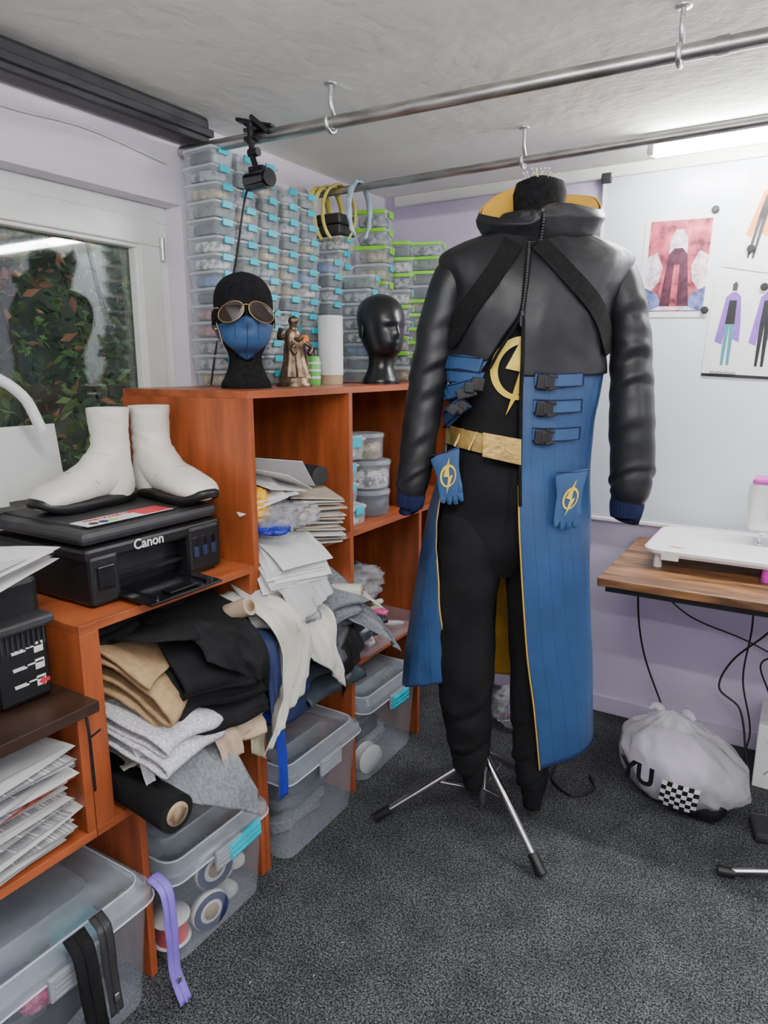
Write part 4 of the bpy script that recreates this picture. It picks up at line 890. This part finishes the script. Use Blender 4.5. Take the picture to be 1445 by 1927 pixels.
g.tube([(.412, 1.875, 1.02, .072), (.412, 1.868, .905, .080), (.418, 1.86, .75, .070), (.422, 1.855, .594, .064), (.427, 1.85, .45, .060), (.432, 1.85, .32, .057), (.438, 1.85, .20, .052), (.443, 1.85, .14, .044), (.445, 1.85, .095, .028), (.445, 1.85, .07, .026)], .05, 56, 0, 150, nz=.008, seed=9, nf=5, fold=[(.36, .004, .03), (.25, .005, .022), (.16, .005, .018)])
tr = g.obj('trousers', M_blackcloth, loc=CL, rot=CR, shift=SH, label='black tapered trousers hanging on the dress form', cat='trousers')
for x, z in ((.266, .120), (.445, .055)):
    g = G(); g.tube([(x, 1.85, z+.045, .027), (x, 1.85, z+.02, .028), (x, 1.85, z, .025)], .026, 96, 0, 6, rib=.001, nribs=24); g.obj('ankle_cuff', M_webb, tr, shift=SH)
g = G(); g.tube([(.325, 1.748, 1.10), (.322, 1.752, 1.02), (.318, 1.766, .93)], .0015, 6, 0, 12); g.obj('fly_seam', M_webb, tr, shift=SH)
# belt
def bz(x): return 1.150-.20*(x-.29)
rings = []
for i in range(61):
    t = 2*pi*i/60; x = .348+.177*cos(t); y = 1.87+.124*sin(t); z = bz(x); o_ = Vector((cos(t), sin(t)*.8, 0))*.004; h = .025
    rings.append([Vector((x, y, z-h)), Vector((x, y, z-h))+o_, Vector((x, y, z+h))+o_, Vector((x, y, z+h))])
g = G(); g.loft(rings, 0, cap=False, sm=False); be = g.obj('belt', M_goldf, loc=CL, rot=CR, shift=SH, label='metallic gold belt with square buckle around the waist', cat='belt')
bx = .296
f = lambda x, y, t: (bx+x, 1.738-t+.25*x*x/.05*.2, bz(bx)+y-.2*x)
g = G(); g.flat([(-.048, -.030), (.050, -.032), (.048, .032), (-.048, .030)], f, .012); g.flat([(-.044, -.026), (.004, -.026), (.004, .004), (.024, -.008), (.046, -.008), (.046, .028), (-.044, .026)], f, .0165); g.obj('buckle', M_goldf, be, shift=SH)
for x in (.195, .228):
    g = G(); p = Vector((x, 1.87-.124*math.sqrt(1-((x-.348)/.177)**2)-.006, bz(x))); g.box(p, (.006, .004, .052), bev=.001, rot=(0, 25, 0)); g.obj('fold_line', M_goldf, be, shift=SH)
# gloves
def glove(c, ang, w, h, label, yaw=0):
    ex = Vector((cos(ang), 0, sin(ang))); ez = Vector((-sin(ang), 0, cos(ang)))
    P0 = Vector(c)
    f = lambda x, y, t: tuple(P0+ex*x+ez*y-Vector((0, t, 0)))
    g = G(); rings = []
    for i in range(15):
        v = i/14; y = h/2-h*v; ww = w/2*cm([(0, 1.06), (.12, 1.02), (.45, .84), (.75, .86), (1, .84)], v)[0]; th = .003+.0025*sin(pi*min(1, .1+v*.8))
        rings.append([Vector(f(ww*math.copysign(abs(cos(t))**.6, cos(t)), y+.012*(cos(t)*(1-v)), .004+th*sin(t))) for t in [2*pi*j/24 for j in range(24)]])
    g.loft(rings, 0)
    fl = [.014, .020, .022, .016]
    for i in range(4):
        x = -w*.31+i*w*.205
        g.tube([f(x, -h/2+.014, .003)+(.0080,), f(x, -h/2-fl[i]*.5, .004)+(.0078,), f(x+.002*(i-1.5), -h/2-fl[i], .002)+(.0055,)], .008, 12, 0, 10, flat=.5)
    g.tube([f(w*.32, -h*.14, .005)+(.007,), f(w*.35, -h*.30, .007)+(.007,), f(w*.30, -h*.44, .007)+(.005,)], .007, 12, 0, 10, flat=.5)
    g.V = [tuple(Vector(v)-P0) for v in g.V]
    lp = Vector(CL)+Matrix.Rotation(rad(31.5), 3, 'Z') @ Vector((P0.x+SH[0], P0.y+SH[1], P0.z))
    o = g.obj('glove', M_bluep, loc=lp, rot=(0, 0, 31.5+yaw), label=label, cat='glove')
    g = G(); emblem(g, lambda x, y, t: f(x, y-.002, t+.0105), .030, 0, .68, .35); g.V = [tuple(Vector(v)-P0) for v in g.V]; g.obj('lightning_emblem', M_yel, o)
    g = G(); g.tube([f(-w*.52, h/2-.001, .006), f(0, h/2+.0, .007), f(w*.52, h/2+.008, .006)], .0014, 6, 0, 10); g.V = [tuple(Vector(v)-P0) for v in g.V]; g.obj('cuff_edge', M_blued, o)
glove((.168, 1.778, 1.075), rad(10), .074, .115, 'blue leather glove with yellow emblem hanging from belt', -12)
glove((.474, 1.745, 1.022), rad(-4), .086, .128, 'blue leather glove with yellow emblem in coat pocket', 14)

# ------------------------------------------------------------------ right side: table and machine
e = empty('work_table', (.45, 2.31, 0), (0, 0, 0), 'rustic brown work table with black metal frame', 'table')
G().box((0, .0, .722), (1.88, .59, .026), bev=.003).obj('table_top', M_rustic, e)
g = G(); g.box((0, -.26, .698), (1.84, .02, .020)); g.box((0, .26, .698), (1.84, .02, .020)); g.box((.6, 0, .698), (.02, .53, .02)); g.box((-.6, 0, .698), (.02, .53, .02)); g.obj('frame', M_blk, e)
for x in (.47, .905):
    for y in (-.26, .26): G().box((x, y, .345), (.025, .025, .69), bev=.002).obj('leg', M_blk, e)
e = empty('sewing_machine', (-.02, 2.42, .736), (0, 0, 0), 'white and magenta sewing machine on the work table', 'sewing machine')
g = G(); g.box((.06, .03, .21), (.36, .10, .10), bev=.02, seg=3); g.box((-.055, .02, .19), (.12, .11, .16), bev=.02, seg=3); g.box((.24, .03, .14), (.10, .14, .26), bev=.02, seg=3); g.box((.10, .03, .03), (.38, .15, .06), bev=.01); g.obj('body', M_white, e)
g = G(); g.box((-.03, .01, .267), (.16, .10, .018), bev=.008); g.obj('top_cover', M_mag, e)
g = G(); g.cyl((-.075, .0, .12), (-.075, .0, .070), .004, 8); g.box((-.075, -.008, .068), (.016, .03, .004), bev=.001); g.cyl((-.062, .0, .13), (-.062, .0, .10), .005, 8); g.box((-.068, 0, .10), (.02, .012, .015), bev=.003); g.obj('presser_foot', M_chrome, e)
g = G(); g.box((-.055, -.037, .20), (.004, .004, .09)); g.obj('thread_guide', M_dgrey, e)
e = empty('extension_table', (-.12, 2.37, .736), (0, 0, 0), 'white clip-on extension table beside sewing machine', 'extension table')
g = G(); g.loft([rr(.56, .36, .05, .050), rr(.565, .365, .05, .054), rr(.565, .365, .05, .062), rr(.55, .35, .045, .066)], 0, sm=False)
g.obj('plate', M_white, e)
g = G(); g.loft([rr(.54, .34, .05, .042), rr(.55, .35, .05, .051)], 0, sm=False); g.obj('rim_lip', M_white, e)
for x, y in ((-.24, -.14), (-.24, .14), (.06, -.15), (.24, -.14), (.24, .14)):
    G().lathe([(.013, 0), (.013, .01), (.010, .045)], 14, (x, y, 0)).obj('leg', M_white if x < 0 else M_mag, e)
g = G(); g.box((-.20, -.178, .046), (.05, .008, .026), bev=.002); g.obj('side_bracket', M_white, e)
text('necchi', .018, M_red, e, (-.19, -.135, .0668), (0, 0, 0), 'logo')

# whiteboard + sheets
e = empty('whiteboard', (.05, YB-.001, .78), (0, 0, 0), 'large pale whiteboard with aluminium frame on the back wall', 'whiteboard')
G().box((0, -.008, .61), (1.50, .012, 1.21)).obj('panel', M_board, e)
g = G(); g.box((-.75, -.011, .61), (.010, .018, 1.22), bev=.003); g.box((.75, -.011, .61), (.014, .020, 1.22), bev=.003); g.box((0, -.011, .005), (1.5, .020, .014), bev=.003); g.box((0, -.011, 1.217), (1.5, .020, .014), bev=.003); g.obj('frame', M_white, e)
for z in (1.21, .012): G().box((-.742, -.013, z), (.035, .024, .035), bev=.004).obj('corner_cap', M_dgrey, e)
YS = YB-.0165
def sheet(name, x, z, w, h, rot, mats_, shapes, label):
    g = G(); g.flat([(-w/2, -h/2), (w/2, -h/2), (w/2, h/2), (-w/2, h/2)], lambda a, b, t: (a, -t, b), .0008, 0)
    lv = 0
    for m, poly in shapes: lv += 1; g.flat(poly, lambda a, b, t: (a*w, -.0009-t*(.2+lv*.02), b*h), .002, m)
    return g.obj(name, mats_, loc=(x, YS, z), rot=(0, rot, 0), label=label, cat='paper')
Mposter = [M_paper, PM('poster_crimson', (.36, .06, .09), .4, var=.8, scale=22), PM('poster_pale', (.62, .50, .56), .4, var=.4, scale=40), PM('poster_blue', (.12, .14, .32), .4, var=.6, scale=30), PM('poster_dark', (.06, .015, .03), .4, var=.6, scale=30)]
ps = [(1, [(-.43, -.44), (.43, -.44), (.43, .45), (-.43, .45)]), (2, [(-.43, -.30), (-.24, -.15), (-.20, .0), (-.30, .15), (-.43, .1)]), (2, [(.43, -.30), (.43, .1), (.30, .15), (.20, .0), (.24, -.15)]), (3, [(-.43, -.44), (-.12, -.44), (-.25, -.26), (-.43, -.2)]), (3, [(.43, -.44), (.43, -.2), (.25, -.26), (.12, -.44)]),
      (4, [(-.20, -.40), (.22, -.40), (.17, -.1), (.12, .20), (-.12, .20), (-.16, -.1)]), (2, [(-.13, .12), (-.12, .28), (-.05, .36), (.05, .36), (.12, .27), (.13, .12), (.06, .18), (-.06, .18)]), (1, [(-.05, -.40), (.05, -.40), (.04, .02), (-.04, .02)]), (2, [(-.34, -.43), (.34, -.43), (.2, -.39), (-.2, -.39)])]
sheet('art_print', -.44, 1.68, .225, .33, 1.5, Mposter, ps, 'red fantasy art print held by black magnets')
def croquis(cx, cm_, legs=1, s=1):
    q = lambda L: [(cx+a*s, b) for a, b in L]
    return [(1, q([(-.02, .34), (.02, .34), (.025, .40), (0, .43), (-.025, .40)])), (cm_, q([(-.07, .28), (-.02, .33), (.02, .33), (.07, .28), (.10, .02), (.11, -.15), (.04, -.12), (.03, .1), (-.03, .1), (-.05, -.18), (-.12, -.15), (-.10, .02)])),
            (2, q([(-.035, .25), (.035, .25), (.045, .02), (-.045, .02)])), (legs, q([(-.045, .02), (0, .02), (-.01, -.38), (-.035, -.38)])), (legs, q([(.0, .02), (.045, .02), (.045, -.38), (.02, -.38)]))]
Msk = [M_paper, M_dgrey, M_blk, PM('sketch_purple', (.20, .08, .42), .6), PM('sketch_teal', (.05, .22, .25), .6), PM('sketch_orange', (.65, .22, .06), .6)]
s1 = croquis(-.30, 3, 4)+croquis(.02, 3, 2)+croquis(.33, 3, 2)+[(2, [(-.5, -.5), (.5, -.5), (.5, -.47), (-.5, -.47)])]
o = sheet('fashion_sketch_sheet', -.165, 1.475, .32, .33, 3, Msk, s1, 'fashion sketches with purple coats on white sheet')
text('shutterstock', .016, M_blk, o, (-.095, -.0035, -.150), (90, 0, 0), 'caption')
sheet('fashion_sketch_sheet', -.14, 1.79, .27, .30, 12, Msk, croquis(-.22, 5, 1)+croquis(.2, 5, 1), 'fashion sketch with orange details, tilted white sheet')
for x, z in ((-.335, 1.85), (-.340, 1.535), (-.025, 1.63), (-.22, 1.72), (-.17, 1.60), (-.05, 1.60)):
    G().lathe([(.012, 0), (.012, .005), (.009, .008)], 20, mt=Matrix.Rotation(rad(90), 4, 'X')).obj('magnet', M_blk, loc=(x, YS-.003, z), label='round black magnet holding paper on the whiteboard', cat='magnet', group='whiteboard magnets')

# under the table
def cable(pts, r, label, mat=M_blk):
    g = G(); p0 = Vector(pts[0]); g.tube([tuple(Vector(p)-p0) for p in pts], r, 8, 0, 60); g.obj('cable', mat, loc=p0, label=label, cat='cable', group='cables under the table')
cable([(-.46, 2.45, .70), (-.45, 2.5, .45), (-.42, 2.52, .30), (-.34, 2.53, .10), (-.30, 2.5, .01)], .0035, 'black cable hanging from the table')
cable([(-.45, 2.55, .60), (-.30, 2.56, .57), (-.1, 2.56, .55), (.15, 2.56, .50), (.4, 2.56, .45)], .003, 'black cable slung behind the table')
cable([(-.47, 2.55, .63), (-.3, 2.57, .48), (-.1, 2.57, .42), (.2, 2.57, .30), (.4, 2.57, .25)], .003, 'black cable slung behind the table')
cable([(.02, 2.5, .70), (-.03, 2.53, .5), (-.14, 2.54, .35), (-.17, 2.52, .25), (-.10, 2.5, .2), (-.06, 2.44, .06), (-.04, 2.4, .01)], .0035, 'black looping cable under the table')
cable([(-.10, 2.45, .70), (-.09, 2.5, .5), (-.10, 2.52, .3), (-.06, 2.5, .12), (-.08, 2.45, .02)], .003, 'black cable hanging to the floor')
cable([(.1, 2.4, .70), (.05, 2.5, .45), (-.05, 2.5, .38), (-.02, 2.5, .28)], .003, 'thin black cable looping down')
e = empty('carrier_bag', (-.22, 2.19, 0), (0, 0, -8), 'white plastic carrier bag with lilac and checkered contents', 'bag')
def bagfn(u, v):
    th = 2*pi*u; ph = -pi/2+pi*v; cp = max(0, cos(ph))**.8
    cx_, sx_ = cp*cos(th), cp*sin(th)
    z = .125+.125*math.copysign(abs(sin(ph))**.8, sin(ph))
    q = Vector((cx_*1.7+z*4, sx_*1.7, z*6))
    k = 1+.11*ridge(q, 1, .5)*.8+.04*sin(th*13+z*24)*(z/.25)**2
    lean = 1-.30*(z/.25)**2
    x = .210*cx_*k*lean-.050*(z/.25)**2; y = .155*sx_*k*lean
    top = max(0, (v-.86)/.14); z += .030*top+.006*ridge(q*1.5)
    return (x, y, max(z, .004))
g = G(); g.grid(bagfn, 130, 80)
for a in (0, 1): g.tube([(-.07+.05*a, .02, .22, .022), (-.09+.06*a, .03+.03*a, .250, .014), (-.11+.10*a, .03, .268, .010), (-.13+.14*a, .02, .258, .004)], .02, 18, 0, 20, nz=.010, nf=24)
g.obj('plastic_film', M_bag, e)
G().blob((-.05, -.01, .110), (.125, .105, .095), 0, 7, .06, 1.5, .85).obj('pillow', M_lilac, e)
def bagfront(x, z, t):
    k = 1-(x/.215)**2-((z-.12)/.17)**2; y = -.155*math.sqrt(max(.05, k))-.010
    return (x, y-t, z)
g = G()
for i in range(7):
    for j in range(6):
        x0, z0 = -.030+i*.015+.002*j, .045+j*.015
        g.flat([(x0, z0), (x0+.0152, z0), (x0+.017, z0+.0152), (x0+.002, z0+.0152)], bagfront, .001, (i+j) % 2)
g.obj('checker_print', [M_blk, M_paper], e)
g = G(); g.blob((.07, -.065, .045), (.075, .055, .040), 0, 2, .08); g.obj('black_cloth_inside', M_blk, e)
text('YU', .085, M_blk, e, (-.095, -.163, .125), (88, 0, -12), 'print_lettering', off=.003)
g = G(); g.box((0, 0, .11), (.24, .2, .22), bev=.004); o = g.obj('white_carton', M_paper, loc=(.085, 2.47, 0), label='white printed carton under the table', cat='box')
g = G(); g.tube([(-.09, -.1012, .17), (-.06, -.1012, .10), (-.09, -.1012, .05)], .001, 4, 0, 14); g.obj('line_print', M_dgrey, o)
g = G(); g.box((0, 0, .022), (.13, .10, .03), bev=.010, rot=(6, 0, 0)); o = g.obj('foot_pedal', M_dgrey, loc=(.045, 2.12, 0), rot=(0, 0, 15), label='dark grey sewing machine foot pedal on carpet', cat='foot pedal')
g = G(); g.tube([(.06, .03, .02), (.12, .08, .01), (.2, .2, .006), (.2, .35, .006)], .003, 8, 0, 20); g.obj('cord', M_blk, o)
e = empty('tripod_stand', (.20, 1.94, 0), (0, 0, 0), 'chrome tripod stand with black rubber feet', 'stand')
for a in (195, 315, 75):
    d = Vector((cos(rad(a)), sin(rad(a)), 0)); F = d*.28+Vector((0, 0, .014)); T = Vector((0, 0, .22)) if a != 195 else Vector((0, 0, .075))
    G().cyl(T, F, .009, 12).obj('leg', M_chrome, e); G().cyl(F-d*.03, F+d*.012, .014, 12).obj('rubber_foot', M_blk, e)
G().cyl((0, 0, .05), (0, 0, .62), .011, 14).obj('pole', M_chrome, e)
crumple('plastic_bag', (-.83, 2.36, 0), (.10, .09, .07), M_film, 'clear plastic bag of coloured threads on the floor', 'plastic bag', 21, .3)
for i in range(7):
    pts = [(R.uniform(-.07, .07), R.uniform(-.06, .06), R.uniform(.01, .09)) for _ in range(6)]
    g = G(); g.tube(pts, .0025, 6, 0, 40); g.obj('thread_coil', [M_red, M_paper, M_purple, M_pink, M_lgrey, M_cyan, M_paper][i], loc=(-.83, 2.36, .005), label='coloured cord tangled inside a clear bag', cat='cord', group='cords in the bag')
cable([(-.62, 2.15, .006), (-.60, 2.05, .006), (-.52, 2.0, .006), (-.47, 2.07, .006), (-.50, 2.14, .006)], .004, 'black cable lying on the carpet')
g = G(); rl = random.Random(5)
for i in range(40):
    x, y = rl.uniform(-.95, .5), rl.uniform(.6, 2.2); a = rl.uniform(0, 6.28); l = rl.uniform(.0015, .006); c_, s_ = cos(a)*l, sin(a)*l
    g.add([(x-c_, y-s_, .003), (x-s_*.2, y+c_*.2, .0035), (x+c_, y+s_, .003), (x+s_*.2, y-c_*.2, .0035)], [[0, 1, 2, 3]], 0)
g.obj('carpet_lint', M_paper2, label='white lint and thread scraps scattered on the carpet', cat='lint', kind='stuff')
